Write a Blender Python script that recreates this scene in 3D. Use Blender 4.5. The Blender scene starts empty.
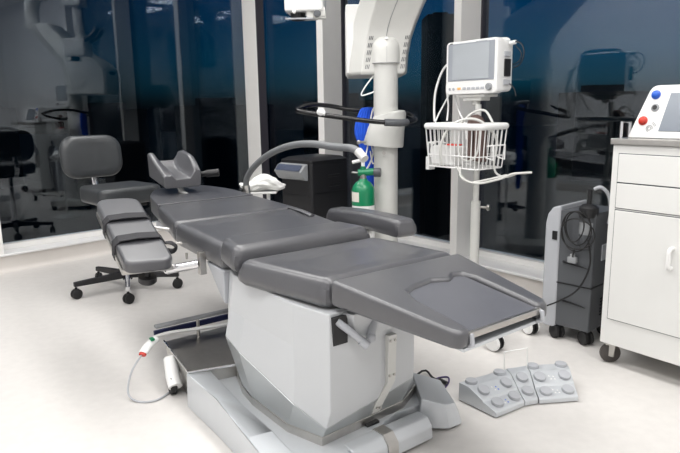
import bpy, bmesh, math, random
from math import pi, sin, cos, radians
from mathutils import Vector, Matrix
random.seed(4)
S = bpy.context.scene
COL = S.collection

# ------------------------------------------------------------------ materials
def mat(name, rgb, rough=.5, metal=0., bump=0., bscale=200., var=0., vscale=8., coat=0., emit=None, estr=0., spec=.5, sheen=0.):
    m = bpy.data.materials.new(name); m.use_nodes = True
    nt = m.node_tree; b = nt.nodes['Principled BSDF']
    lin = tuple((c/12.92 if c <= .04045 else ((c+.055)/1.055)**2.4) for c in rgb)
    b.inputs['Base Color'].default_value = (*lin, 1)
    b.inputs['Roughness'].default_value = rough
    b.inputs['Metallic'].default_value = metal
    b.inputs['Specular IOR Level'].default_value = spec
    if coat: b.inputs['Coat Weight'].default_value = coat; b.inputs['Coat Roughness'].default_value = .28 if spec > .6 else .15
    tc = nt.nodes.new('ShaderNodeTexCoord')
    if var:
        n = nt.nodes.new('ShaderNodeTexNoise'); n.inputs['Scale'].default_value = vscale; n.inputs['Detail'].default_value = 4
        nt.links.new(tc.outputs['Object'], n.inputs['Vector'])
        r = nt.nodes.new('ShaderNodeValToRGB')
        r.color_ramp.elements[0].color = (*[max(0, c*(1-var)) for c in lin], 1)
        r.color_ramp.elements[1].color = (*[min(1, c*(1+var)) for c in lin], 1)
        r.color_ramp.elements[0].position = .3; r.color_ramp.elements[1].position = .7
        nt.links.new(n.outputs['Fac'], r.inputs['Fac']); nt.links.new(r.outputs['Color'], b.inputs['Base Color'])
    if bump:
        n2 = nt.nodes.new('ShaderNodeTexNoise'); n2.inputs['Scale'].default_value = bscale; n2.inputs['Detail'].default_value = 3
        nt.links.new(tc.outputs['Object'], n2.inputs['Vector'])
        bp = nt.nodes.new('ShaderNodeBump'); bp.inputs['Strength'].default_value = bump; bp.inputs['Distance'].default_value = .002
        nt.links.new(n2.outputs['Fac'], bp.inputs['Height']); nt.links.new(bp.outputs['Normal'], b.inputs['Normal'])
    if emit:
        b.inputs['Emission Color'].default_value = (*emit, 1); b.inputs['Emission Strength'].default_value = estr
    return m

M = {}
M['floor'] = mat('vinyl_floor', (.855, .843, .83), .38, var=.03, vscale=22, bump=.03, bscale=90, spec=.4)
M['curb'] = mat('cove_vinyl', (.84, .82, .80), .45, var=.02)
M['wall'] = mat('painted_wall', (.88, .88, .885), .7, var=.015, bump=.05, bscale=120)
M['ceil'] = mat('ceiling_tile', (.90, .90, .90), .85, var=.03, vscale=60, bump=.15, bscale=160)
M['sill'] = mat('sill_white', (.93, .93, .93), .35, var=.01)
M['fin'] = mat('mullion_paint', (.955, .95, .94), .42, var=.012, bump=.02)
M['gasket'] = mat('dark_gasket', (.22, .21, .24), .5, var=.05)
M['uph'] = mat('grey_leatherette', (.30, .302, .318), .36, bump=.08, bscale=420, var=.035, vscale=14, spec=.7, coat=.5)
M['uph_chair'] = mat('charcoal_leatherette', (.22, .23, .24), .36, bump=.10, bscale=420, var=.04, vscale=14)
M['pad'] = mat('smooth_grey_pad', (.355, .36, .385), .34, bump=.03, bscale=500, var=.02)
M['strap'] = mat('dark_webbing', (.17, .17, .185), .7, bump=.25, bscale=600, var=.06, vscale=60)
M['shell'] = mat('white_shell', (.765, .775, .785), .30, var=.01, coat=.15)
M['silver'] = mat('silver_paint', (.80, .815, .83), .30, metal=.25, var=.02, coat=.2)
M['skirt'] = mat('skirt_silver', (.68, .695, .70), .28, metal=.35, var=.02, coat=.2)
M['steel'] = mat('brushed_steel', (.74, .73, .715), .28, metal=1., var=.05, vscale=30, bump=.03, bscale=60)
M['chrome'] = mat('chrome', (.86, .86, .87), .12, metal=1., var=.01)
M['white'] = mat('white_plastic', (.93, .93, .925), .35, var=.01)
M['offwhite'] = mat('offwhite_plastic', (.82, .82, .805), .42, var=.012)
M['cream'] = mat('cart_enamel', (.885, .885, .875), .35, var=.008)
M['grey'] = mat('grey_plastic', (.58, .59, .60), .45, var=.03)
M['bow'] = mat('bow_sleeve', (.46,.47,.48), .5, var=.04)
M['lgrey'] = mat('pale_grey_plastic', (.70, .71, .73), .42, var=.02)
M['dgrey'] = mat('dark_grey_plastic', (.33, .34, .355), .45, var=.04, bump=.05)
M['black'] = mat('black_plastic', (.11, .11, .12), .42, var=.08, bump=.05)
M['rubber'] = mat('black_rubber', (.10, .10, .105), .6, var=.1)
M['tyre'] = mat('brown_black_tyre', (.27, .25, .24), .55, var=.08)
M['blackgloss'] = mat('black_gloss_tube', (.09, .09, .10), .22, var=.05)
M['screen'] = mat('display_off', (.68, .70, .72), .25, var=.02)
M['screen2'] = mat('display_panel', (.50, .53, .57), .22, var=.02)
M['bezel'] = mat('display_bezel', (.60, .62, .65), .35, var=.02)
M['green'] = mat('cylinder_green', (.02, .50, .33), .3, var=.05, coat=.3)
M['blue'] = mat('blue_fabric', (.12, .35, .84), .8, var=.08, vscale=40, bump=.3, bscale=150)
M['navy'] = mat('navy_strip', (.12, .15, .32), .5, var=.05)
M['red'] = mat('red_plastic', (.80, .22, .16), .35, var=.03)
M['blueknob'] = mat('blue_plastic', (.16, .38, .80), .3, var=.03)
M['orange'] = mat('orange_key', (.95, .72, .45), .4, var=.03)
M['inkblue'] = mat('blue_symbol', (.35, .50, .85), .5, var=.03)
M['cloth'] = mat('white_cloth', (.92, .92, .91), .85, var=.02, bump=.3, bscale=80)
M['brown'] = mat('brown_cuff', (.40, .33, .31), .8, var=.1, bump=.2)
M['purple'] = mat('purple_cable', (.28, .22, .42), .5, var=.05)
M['label'] = mat('paper_label', (.90, .88, .84), .6, var=.03, vscale=60)
M['dial'] = mat('console_membrane', (.25, .28, .36), .35, var=.25, vscale=90)
M['dark_ext'] = mat('night_facade', (.05, .055, .07), .8, var=.2)
M['ground_ext'] = mat('night_ground', (.02, .02, .025), .9, var=.2)
M['lamp'] = mat('lamp_diffuser', (.95, .95, .95), .5, emit=(1., .985, .96), estr=2.5, var=.005)
M['city'] = mat('city_light', (.9, .8, .6), .5, emit=(1., .85, .6), estr=6.0, var=.01)
M['acrylic'] = mat('clear_acrylic', (.95, .96, .97), .08, var=.005)
M['acrylic'].node_tree.nodes['Principled BSDF'].inputs['Transmission Weight'].default_value = .9
M['acrylic'].node_tree.nodes['Principled BSDF'].inputs['IOR'].default_value = 1.12

def glass_mat():
    m = bpy.data.materials.new('window_glass'); m.use_nodes = True; nt = m.node_tree
    nt.nodes.clear()
    out = nt.nodes.new('ShaderNodeOutputMaterial'); mix = nt.nodes.new('ShaderNodeMixShader')
    tr = nt.nodes.new('ShaderNodeBsdfTransparent'); tr.inputs['Color'].default_value = (.86, .90, .93, 1)
    gl = nt.nodes.new('ShaderNodeBsdfGlossy'); gl.inputs['Roughness'].default_value = 0.0; gl.inputs['Color'].default_value = (.9, .95, 1., 1)
    lw = nt.nodes.new('ShaderNodeLayerWeight'); lw.inputs['Blend'].default_value = .5
    p = nt.nodes.new('ShaderNodeMath'); p.operation = 'POWER'; p.inputs[1].default_value = 5
    nt.links.new(lw.outputs['Facing'], p.inputs[0])
    ma = nt.nodes.new('ShaderNodeMath'); ma.operation = 'MULTIPLY_ADD'; ma.inputs[1].default_value = .92; ma.inputs[2].default_value = GLASS_R0
    nt.links.new(p.outputs[0], ma.inputs[0]); nt.links.new(ma.outputs[0], mix.inputs[0])
    nt.links.new(tr.outputs[0], mix.inputs[1]); nt.links.new(gl.outputs[0], mix.inputs[2])
    nt.links.new(mix.outputs[0], out.inputs['Surface'])
    return m
GLASS_R0 = .06
M['glass'] = glass_mat()

# ------------------------------------------------------------------ mesh helpers
def V(*a): return Vector(a)
class MB:
    def __init__(s): s.bm = bmesh.new()
    def hexa(s, v):                                   # 4 bottom (ccw), 4 top
        b = [s.bm.verts.new(p) for p in v]
        for f in ((3,2,1,0),(4,5,6,7),(0,1,5,4),(1,2,6,5),(2,3,7,6),(3,0,4,7)): s.bm.faces.new([b[i] for i in f])
        return s
    def box(s, c, d, rz=0., rx=0., ry=0.):
        R = Matrix.Rotation(rz,3,'Z') @ Matrix.Rotation(ry,3,'Y') @ Matrix.Rotation(rx,3,'X')
        c = Vector(c); h = [x/2 for x in d]
        P = [c + R @ V(sx*h[0], sy*h[1], sz*h[2]) for sz in (-1,1) for sx,sy in ((-1,-1),(1,-1),(1,1),(-1,1))]
        return s.hexa(P)
    def box2(s, a, b): return s.box([(a[i]+b[i])/2 for i in range(3)], [abs(a[i]-b[i]) for i in range(3)])
    def loft(s, rings, cap=True, closed=True):
        R = [[s.bm.verts.new(p) for p in r] for r in rings]; n = len(R[0])
        for i in range(len(R)-1):
            for j in range(n if closed else n-1):
                k = (j+1) % n
                s.bm.faces.new((R[i][j], R[i][k], R[i+1][k], R[i+1][j]))
        if cap:
            s.bm.faces.new(list(reversed(R[0]))); s.bm.faces.new(R[-1])
        return s
    def prism(s, poly, bot, top):                      # bot/top: number or f(x,y)
        fb = bot if callable(bot) else (lambda x,y: bot); ft = top if callable(top) else (lambda x,y: top)
        return s.loft([[(x,y,fb(x,y)) for x,y in poly], [(x,y,ft(x,y)) for x,y in poly]])
    def extr(s, poly, vec):                            # planar 3d polygon extruded along vec
        vec = Vector(vec); return s.loft([[Vector(p) for p in poly], [Vector(p)+vec for p in poly]])
    def tube(s, pts, r, seg=10, closed=False, smooth=0, r2=None, flat=None):
        P = [Vector(p) for p in pts]
        if smooth: P = spline(P, smooth, closed)
        n = len(P); rings = []; up = None
        for i in range(n):
            a = P[i-1] if (i or closed) else P[i]; b = P[(i+1) % n] if (i < n-1 or closed) else P[i]
            t = (b-a).normalized()
            if up is None:
                up = t.cross(V(0,0,1)) if abs(t.z) < .9 else t.cross(V(1,0,0)); up.normalize()
            else:
                up = (up - t*up.dot(t)).normalized()
            w = t.cross(up)
            rr = r if r2 is None else r + (r2-r)*i/(n-1)
            ru = rr; rw = rr if flat is None else rr*flat
            rings.append([P[i] + up*cos(2*pi*k/seg)*ru + w*sin(2*pi*k/seg)*rw for k in range(seg)])
        if closed:
            rings.append(rings[0]); s.loft(rings[:-1], cap=False)
            # join last to first ring
            bm = s.bm; vs = bm.verts; vs.ensure_lookup_table(); N = len(vs); base = N - n*seg
            L = [vs[base+(n-1)*seg+k] for k in range(seg)]; F = [vs[base+k] for k in range(seg)]
            off = min(range(seg), key=lambda o: sum((L[k].co-F[(k+o) % seg].co).length for k in range(seg)))
            for k in range(seg):
                k2 = (k+1) % seg; s.bm.faces.new((L[k], L[k2], F[(k2+off) % seg], F[(k+off) % seg]))
        else: s.loft(rings)
        return s
    def cyl(s, a, b, r, seg=20, r2=None): return s.tube([a, b], r, seg, r2=r2)
    def lathe(s, prof, c=(0,0,0), seg=24, axis=(0,0,1)):
        q = V(0,0,1).rotation_difference(Vector(axis)); c = Vector(c)
        rings = [[c + q @ V(max(r,1e-4)*cos(2*pi*k/seg), max(r,1e-4)*sin(2*pi*k/seg), z) for k in range(seg)] for r,z in prof]
        return s.loft(rings)
    def sphere(s, c, r, sc=(1,1,1)):
        bmesh.ops.create_uvsphere(s.bm, u_segments=16, v_segments=10, radius=r, matrix=Matrix.Translation(c) @ Matrix.Diagonal((*sc,1)))
        return s
    def build(s, name, m, parent=None, bevel=0., seg=2, sharp=42, kind=None, ang=28, sub=0):
        bm = s.bm
        bmesh.ops.recalc_face_normals(bm, faces=bm.faces)
        if bevel:
            ed = [e for e in bm.edges if len(e.link_faces) == 2 and e.calc_face_angle(0) > radians(ang)]
            bmesh.ops.bevel(bm, geom=ed, offset=bevel, segments=seg, profile=.5, affect='EDGES', clamp_overlap=True)
        me = bpy.data.meshes.new(name); bm.to_mesh(me); bm.free()
        for p in me.polygons: p.use_smooth = True
        me.set_sharp_from_angle(angle=radians(sharp))
        o = bpy.data.objects.new(name, me); COL.objects.link(o)
        me.materials.append(M[m] if isinstance(m, str) else m)
        if sub:
            md = o.modifiers.new('s', 'SUBSURF'); md.levels = sub; md.render_levels = sub
        if bevel:
            w = o.modifiers.new('w', 'WEIGHTED_NORMAL'); w.keep_sharp = True
        if parent: o.parent = parent
        if kind: o['kind'] = kind
        return o
def spline(P, k, closed=False):
    n = len(P); out = []
    rng = range(n) if closed else range(n-1)
    for i in rng:
        g = (lambda j: P[j % n]) if closed else (lambda j: P[max(0, min(n-1, j))])
        p0,p1,p2,p3 = g(i-1), g(i), g(i+1), g(i+2)
        for q in range(k):
            t = q/k
            out.append(.5*((2*p1)+(p2-p0)*t+(2*p0-5*p1+4*p2-p3)*t*t+(3*p1-p0-3*p2+p3)*t**3))
    if not closed: out.append(P[-1])
    return out
def rrect(w, h, r, n=5):
    out = []
    for cx, cy, a0 in ((w/2-r, h/2-r, 0), (-w/2+r, h/2-r, pi/2), (-w/2+r, -h/2+r, pi), (w/2-r, -h/2+r, 1.5*pi)):
        for k in range(n+1):
            a = a0 + pi/2*k/n; out.append((cx+r*cos(a), cy+r*sin(a)))
    return out
def rpoly(poly, r, n=4):                               # round corners of a convex polygon (2d); r may be a list
    out = []; N = len(poly)
    for i in range(N):
        p = Vector(poly[i]); a = (Vector(poly[i-1])-p); b = (Vector(poly[(i+1) % N])-p)
        rr = r[i] if isinstance(r, (list, tuple)) else r
        rr = min(rr, a.length*.45, b.length*.45)
        s_, e_ = p+a.normalized()*rr, p+b.normalized()*rr
        if rr < 1e-5: out.append(tuple(p)); continue
        for k in range(n+1):
            t = k/n; q = s_*(1-t)**2 + p*2*t*(1-t) + e_*t*t; out.append(tuple(q))
    return out
def thing(name, label, cat, loc=(0,0,0), rz=0., group=None):
    o = bpy.data.objects.new(name, None); COL.objects.link(o); o.empty_display_size = .05
    o.location = loc; o.rotation_euler = (0,0,rz); tag(o, label, cat, group); return o
def tag(o, label, cat, group=None):
    o['label'] = label; o['category'] = cat
    if group: o['group'] = group
    return o
def rehome(o, loc):                                    # move a single-mesh thing's origin to loc
    loc = Vector(loc); o.data.transform(Matrix.Translation(-loc)); o.location = loc; return o
def kid(o, root, parent=None):                         # world-built mesh becomes a part of a placed thing
    o.data.transform(root.matrix_basis.inverted()); o.parent = parent or root; return o
def text_mesh(txt, size, name, m, parent, mtx, ext=.0006):
    c = bpy.data.curves.new(name, 'FONT'); c.body = txt; c.size = size; c.extrude = ext; c.align_x = 'CENTER'; c.align_y = 'CENTER'
    o = bpy.data.objects.new('tmp', c); COL.objects.link(o)
    dg = bpy.context.evaluated_depsgraph_get(); dg.update()
    me = bpy.data.meshes.new_from_object(o.evaluated_get(dg)); bpy.data.objects.remove(o)
    me.transform(mtx); me.name = name
    ob = bpy.data.objects.new(name, me); COL.objects.link(ob); me.materials.clear(); me.materials.append(M[m]); ob.parent = parent
    return ob

# ------------------------------------------------------------------ camera
f_px = 610.
cam = bpy.data.cameras.new('camera'); co = bpy.data.objects.new('camera', cam); COL.objects.link(co)
cam.sensor_fit = 'HORIZONTAL'; cam.sensor_width = 36.; cam.lens = 36.*f_px/680.
cam.clip_start = .05; cam.clip_end = 2000
d = V((390-340)/f_px, (f_px*f_px/120.)/f_px, 1.).normalized()
Zc = -d; Yc = (V(0,0,1) - Zc*Zc.z).normalized(); Xc = Yc.cross(Zc)
Rw = Matrix((Xc, Yc, Zc))                              # world = Rw @ cam(x right, y down, z fwd)
R = Matrix((Rw @ V(1,0,0), Rw @ V(0,-1,0), Rw @ V(0,0,-1))).transposed()
co.matrix_world = Matrix.Translation((0,0,1.2)) @ R.to_4x4()
S.camera = co

# ------------------------------------------------------------------ room
K = V(-.87, 6.225, 0)
aR, aL = radians(-50.8), radians(45.3)
uR = V(cos(aR), sin(aR), 0); nR = V(uR.y, -uR.x, 0)
uL = V(cos(aL), sin(aL), 0); nL = V(uL.y, -uL.x, 0)
HC = 2.95; REC = .20; LENL = 4.1; LENR = 7.0
PL = K - uL*LENL; PR = K + uR*LENR; PQ = PL + uR*LENR
R_GLASS_END = 4.12
def on(o, n_in, z, base): return base + n_in*o + V(0,0,z)
def xy(v): return (v.x, v.y)
def ppoly(pts): return [(p.x, p.y) for p in pts]
big = [K - uR*.6 + uL*.6, PR + uR*.6 + uL*.6, PQ + uR*.3 - uL*.3, PL - uR*.6 - uL*.3]
MB().prism(ppoly(big), -.12, 0).build('floor', 'floor', kind='structure')
MB().prism(ppoly(big), HC, HC+.12).build('ceiling', 'ceil', kind='structure')
def wallbox(a, b, thick_vec, z0, z1, name, m, kind='structure', bevel=0):
    return MB().prism(ppoly([a, b, b+thick_vec, a+thick_vec]), z0, z1).build(name, m, kind=kind, bevel=bevel)
SILL = .138
# low curbs under the glazing, coved at the floor
def curb(a, b, n, name):
    t = (b-a).normalized()
    prof = [(-.26,0),(.035,0),(.022,.006),(.010,.016),(.003,.034),(0,.06),(0,SILL-.016),(-.26,SILL-.016)]
    m = MB(); m.loft([[a + n*o + V(0,0,z) for o,z in prof], [b + n*o + V(0,0,z) for o,z in prof]])
    return m.build(name, 'curb', kind='structure', sharp=50)
curb(PL, K + uL*.0, nL, 'wall_left'); curb(K, K + uR*R_GLASS_END, nR, 'wall_right')
def sill(a, b, n, name):
    prof = [(-.24,SILL-.016),(.014,SILL-.016),(.016,SILL-.004),(.012,SILL),(-.24,SILL+.004)]
    m = MB(); m.loft([[a + n*o + V(0,0,z) for o,z in prof], [b + n*o + V(0,0,z) for o,z in prof]])
    return m.build(name, 'sill', kind='structure')
sill(PL, K, nL, 'trim_1'); sill(K, K + uR*R_GLASS_END, nR, 'trim_2')
# glazing
def pane(a, b, n, name, zt=HC, REC=.20):
    w = bpy.data.objects.new(name, None); COL.objects.link(w); w['kind'] = 'structure'; w.location = a
    t = (b-a).normalized(); L = (b-a).length
    fr = MB()
    for z0, z1 in ((SILL+.004, SILL+.044), (zt-.06, zt)):
        fr.loft([[n*o + V(0,0,z) + t*x for o,z in ((-REC-.05,z0),(-REC+.03,z0),(-REC+.03,z1),(-REC-.05,z1))] for x in (0, L)])
    fr.build('window_frame', 'fin', w)
    g = MB(); g.loft([[n*(-REC-.01) + V(0,0,z) + t*x for x,z in ((.0,SILL+.04),(L,SILL+.04),(L,zt-.05),(0,zt-.05))], [n*(-REC-.022) + V(0,0,z) + t*x for x,z in ((.0,SILL+.04),(L,SILL+.04),(L,zt-.05),(0,zt-.05))]])
    g.build('glass_pane', 'glass', w)
    return w
Kc = K
u2 = V(cos(radians(42.3)), sin(radians(42.3)), 0); n2 = V(u2.y, -u2.x, 0)
pane(K - nL*.05 - u2*4.2, K - nL*.05 + u2*.12, n2, 'window_1', REC=.0)
fins = [(1.115, 1.20), (2.61, 2.672), (R_GLASS_END-.0, R_GLASS_END+.08)]
prev = -.1
for i, (s0, s1) in enumerate(fins):
    pane(K + uR*prev, K + uR*(s0+.02), nR, 'window_%d' % (i+2), REC=(.085 if i == 0 else .20)); prev = s1 - .02
def fin(s0, s1, name, depth=REC+.02, back=-.22):
    p = [K+uR*s0+nR*.012, K+uR*s1+nR*.012, K+uR*s1-nR*.195, K+uR*s0-nR*.195]
    o = MB().prism(ppoly(p), SILL-.002, HC).build(name, 'fin', kind='structure', bevel=.004)
    p2 = [K+uR*(s0-.01)-nR*.19, K+uR*(s1+.012)-nR*.19, K+uR*(s1+.012)-nR*.26, K+uR*(s0-.01)-nR*.26]
    g = MB().prism(ppoly(p2), SILL, HC).build('gasket', 'gasket', o)
for i, (s0, s1) in enumerate(fins): fin(s0, s1, 'trim_%d' % (i+3))
# corner post
cpost = MB().prism(ppoly([K - uL*.012, K + uR*.145, K + uR*.145 - nR*.085, K - uL*.012 - nL*.07]), SILL-.002, HC).build('trim_6', 'fin', kind='structure', bevel=.004)
MB().prism(ppoly([K + uR*.144 - nR*.004, K + uR*.154 - nR*.004, K + uR*.16 - nR*.086, K + uR*.144 - nR*.086]), SILL, HC).build('post_return', 'gasket', cpost)
# left end post
MB().prism(ppoly([K - uL*2.455+nL*.012, K - uL*2.40+nL*.012, K - uL*2.40 - nL*.26, K - uL*2.455 - nL*.26]), SILL-.002, HC).build('trim_7', 'fin', kind='structure', bevel=.004)
# solid walls
wallbox(K + uR*(R_GLASS_END+.06), PR, -nR*.15, 0, HC, 'wall_front', 'wall')
wallbox(PR, PQ, uR*.15, 0, HC, 'wall_far', 'wall')
wallbox(PL, PQ, -uL*.15, 0, HC, 'wall_back', 'wall')
MB().prism(ppoly([PL + uR*.02, PQ + uR*.02, PQ + uL*.012, PL + uL*.012]), 0, .1).build('baseboard_back', 'curb', kind='structure')
MB().prism(ppoly([PR, PQ, PQ - uR*.012, PR - uR*.012]), 0, .1).build('baseboard_far', 'curb', kind='structure')

# ceiling lamps
LAMP_W = 17.0; LAMP_SPREAD = 180.
def ceil_lamp(p, L, W, rz, label):
    t = thing('ceiling_light', label, 'ceiling light', (p.x, p.y, HC), rz, 'recessed ceiling light panels')
    fr = MB()
    for a, b in (((-L/2-.03,-W/2-.03),(L/2+.03,-W/2)), ((-L/2-.03,W/2),(L/2+.03,W/2+.03)), ((-L/2-.03,-W/2),(-L/2,W/2)), ((L/2,-W/2),(L/2+.03,W/2))):
        fr.box2((*a,-.012),(*b,.0))
    fr.build('frame', 'white', t)
    MB().box2((-L/2,-W/2,-.008),(L/2,W/2,-.002)).build('diffuser', 'lamp', t)
    ld = bpy.data.lights.new('panel_light', 'AREA'); ld.shape = 'RECTANGLE'; ld.size = L-.02; ld.size_y = W-.02; ld.energy = LAMP_W; ld.spread = radians(LAMP_SPREAD); ld.color = (1., .985, .965)
    lo = bpy.data.objects.new('panel_light', ld); COL.objects.link(lo); lo.parent = t; lo.location = (0,0,-.012)
for i in range(4):
    for j in range(2):
        p = K + uR*(.85 + 1.50*i) - uL*(1.40 + 1.75*j)
        ceil_lamp(p, 1.2, .6, aR, 'white recessed ceiling light panel, glowing, seen only mirrored in the windows')

# ------------------------------------------------------------------ operating table (local a,b,z)
TH = radians(-54.)
T = thing('operating_table', 'grey upholstered surgical chair-table on a white faceted pedestal', 'operating table', (-.072, 1.857, 0), TH)
CB = .335
def cushion(poly, top, th, r, name, m='uph', parent=T, rc=.05, seg=4, inset=.0):
    p = rpoly(poly, rc)
    return MB().prism(p, lambda x,y: (top(x,y) - (th(x,y) if callable(th) else th)), top).build(name, m, parent, bevel=r, seg=seg, ang=40)
def cushion4(A, B, C, D, top, th, r, name, dish=.010, rim=.10, bulge=.006, nu=30, m='uph'):
    # four-cornered upholstered pad: rolled border, slightly dished middle, bulging sides
    A,B,C,D = [V(*p,0) for p in (A,B,C,D)]
    Lu = ((B-A).length+(C-D).length)/2; Lv = ((D-A).length+(C-B).length)/2
    def samples(L):
        e = [r*(1-cos(pi/2*k/6))/L for k in range(7)]; mid = [e[-1] + (1-2*e[-1])*k/nu for k in range(1,nu)]
        return e + mid + [1-x for x in reversed(e)]
    us, vs_ = samples(Lu), samples(Lv)
    mb = MB(); bm = mb.bm; G = []
    for u in us:
        row = []
        for v in vs_:
            p = A*(1-u)*(1-v) + B*u*(1-v) + C*u*v + D*(1-u)*v
            du, dv = min(u,1-u)*Lu, min(v,1-v)*Lv
            qx, qy = max(0,1-du/r), max(0,1-dv/r); q = min(1, math.hypot(qx,qy))
            if math.hypot(qx,qy) > 1:                 # pull the corner in so that it is round in plan
                k = (1-1/math.hypot(qx,qy))*r
                su = (B-A).normalized()*(1 if u < .5 else -1); sv = (D-A).normalized()*(1 if v < .5 else -1)
                p = p + (su*qx + sv*qy)/math.hypot(qx,qy)*k
            dd = min(du,dv); t = max(0,min(1,(dd-r*.6)/rim)); t = t*t*(3-2*t)
            tu = max(0,min(1,(du-r*.6)/rim)); tv = max(0,min(1,(dv-r*.6)/rim))
            w = (tu*tu*(3-2*tu))*(tv*tv*(3-2*tv))
            z = top(p.x,p.y) - r*(1-math.sqrt(max(0,1-q*q))) - dish*w
            row.append(bm.verts.new((p.x,p.y,z)))
        G.append(row)
    for i in range(len(us)-1):
        for j in range(len(vs_)-1): bm.faces.new((G[i][j],G[i+1][j],G[i+1][j+1],G[i][j+1]))
    n, mm = len(us)-1, len(vs_)-1
    loop = [G[i][0] for i in range(n)] + [G[n][j] for j in range(mm)] + [G[i][mm] for i in range(n,0,-1)] + [G[0][j] for j in range(mm,0,-1)]
    c = (A+B+C+D)/4; prev = loop
    for k in (1,2,3,4):
        t = k/4; ring = []
        for v0 in loop:
            p = v0.co; h = th(p.x,p.y) if callable(th) else th
            zb = top(p.x,p.y) - h; o = (V(p.x,p.y,0)-c).normalized()*bulge*(sin(pi*t) - 1.2*max(0,t-.75)/.25)
            ring.append(bm.verts.new((p.x+o.x, p.y+o.y, p.z + (zb-p.z)*t)))
        for i in range(len(loop)): 
            j = (i+1) % len(loop); bm.faces.new((prev[i],ring[i],ring[j],prev[j]))
        prev = ring
    bm.faces.new(prev)
    return mb.build(name, m, T, sharp=60)
def zback(x, y): return .648 + (-.62-x)*.058
cushion4((-1.172,-.014),(-.700,.002),(-.700,.655),(-1.172,.672), zback, .102, .028, 'back_section', dish=.006, rim=.09)
cushion4((-1.598,.062),(-1.182,-.012),(-1.182,.672),(-1.598,.635), zback, .095, .022, 'back_section', dish=.004)
cushion([(-1.608,.064),(-1.608,.635),(-1.86,.60),(-2.08,.50),(-2.08,.22),(-1.86,.11)], zback, .085, .022, 'back_section', rc=[.006,.006,.06,.10,.10,.06])
# stitched ridge on the far edge of the back
MB().tube([(-1.18,.62,zback(-1.18,.6)+.002),(-1.05,.615,zback(-1.05,.6)+.006),(-.95,.61,zback(-.95,.6)+.002)], .014, 8, smooth=4, flat=.6).build('edge_ridge', 'uph', T)
# bolster between back and seat
cushion4((-.715,-.002),(-.522,-.034),(-.522,.640),(-.715,.60), lambda x,y: .684+(x+.7)*-.03, .100, .036, 'lumbar_bolster', dish=.0)
# seat
def zseat(x, y): return .638 + (x+.5)*.024
cushion4((-.500,-.034),(-.022,.044),(-.022,.652),(-.500,.645), zseat, lambda x,y: .100 - .02*max(0,-(x+.25)), .036, 'seat', dish=.012, rim=.13, bulge=.009)
# foot section: U shaped cushion plus flat inner pad
def zfoot(x, y): return .652 - max(0,x)*.105
def ucush(outer, inner, top, th, r, name):
    m = MB(); pts = outer + inner
    m.prism(pts, lambda x,y: top(x,y)-(th(x,y) if callable(th) else th), top)
    return m.build(name, 'uph', T, bevel=r, seg=4, ang=30)
outer = [(.485,.135),(.455,.118),(-.01,.050)] + [(-.01,.648)] + [(.38,.565),(.445,.55),(.475,.525)]
inner = [(.468,.485),(.40,.492),(.20,.505),(.155,.490),(.145,.46),(.175,.415),(.150,.35),(.165,.26),(.185,.215),(.25,.19),(.42,.183),(.478,.178)]
ucush(outer, inner, zfoot, lambda x,y: .088-.07*max(0,x), .024, 'foot_section')
MB().prism(rpoly([(.13,.17),(.13,.50),(.462,.488),(.472,.180)],.01), lambda x,y: zfoot(x,y)-.028, lambda x,y: zfoot(x,y)-.013).build('foot_pad', 'pad', T, bevel=.003)
# steel end rail and slider under the foot pad
fr = MB()
fr.prism([(.468,.172),(.462,.495),(.474,.495),(.480,.172)], lambda x,y: zfoot(x,y)-.03, lambda x,y: zfoot(x,y)-.012)
fr.build('end_rail', 'steel', T, bevel=.002)
MB().prism([(.10,.10),(.10,.56),(.462,.515),(.478,.15)], lambda x,y: zfoot(x,y)-.064, lambda x,y: zfoot(x,y)-.054).build('foot_plate', 'silver', T, bevel=.002)
for b in (.178, .490):
    br = MB(); br.tube([(.455,b,zfoot(.455,0)-.02),(.480,b,zfoot(.480,0)-.02),(.484,b,zfoot(.480,0)-.046),(.465,b,zfoot(.465,0)-.055)], .0075, 8)
    br.build('end_bracket', 'lgrey', T)
# arm rest on the far side
cushion4((-1.00,.725),(-.455,.735),(-.445,.845),(-1.00,.835), lambda x,y: .698+(x+1.0)*.022-.15*(x+.74)**2, .078, .026, 'arm_rest', dish=0., nu=14)
ab = MB(); ab.tube([(-.72,.79,.66),(-.72,.79,.60),(-.72,.62,.575)], .016, 10); ab.box((-.72,.67,.575),(.09,.1,.02)); ab.build('arm_rest_bracket', 'white', T)
# side rails
for b in (.035, .70): rl = MB(); rl.box2((-1.1,b+.0,.562),(-.7,b+.012,.590)); rl.build('side_rail', 'steel', T, bevel=.002)
un = MB(); un.prism([(-1.9,.15),(-1.9,.52),(-.6,.56),(-.02,.56),(-.02,.12),(-.6,.10)], .532, .568); un.build('under_frame', 'lgrey', T, bevel=.004)

# head rest: cradle with raised sides
HR = bpy.data.objects.new('head_rest', None)
def head_rest():
    m = MB(); rings = []
    a0, a1 = -2.06, -1.81
    b0, b1 = .185, .405; n = 9
    for k in range(n):
        t = k/(n-1); a = a0 + (a1-a0)*t
        base = .800 - .045*t
        flo = base + .070 - .018*t + .030*(1-t)**6
        hn = base + .160 - .085*t**.85 - .010*max(0,.10-t)/.10
        hf = base + .160 - .065*max(0,(t-.55)/.45)**1.6 - .010*max(0,.10-t)/.10
        inn = .014*sin(pi*min(1,t*1.1))
        pr = [(b0+.012,base),(b1-.012,base),(b1,base+.012),(b1+.004,hf-.012),(b1-.006,hf),(b1-.034+inn*.3,hf-.002),(b1-.046-inn,flo+.026),(b1-.066-inn,flo),
              (b0+.066+inn,flo),(b0+.046+inn,flo+.026),(b0+.034-inn*.3,hn-.002),(b0+.006,hn),(b0-.004,hn-.012),(b0,base+.012)]
        rings.append([(a,b,z) for b,z in pr])
    m.loft(rings)
    return m.build('head_rest', 'uph', T, bevel=.006, seg=2, ang=45, sharp=60)
hr = head_rest()
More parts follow.
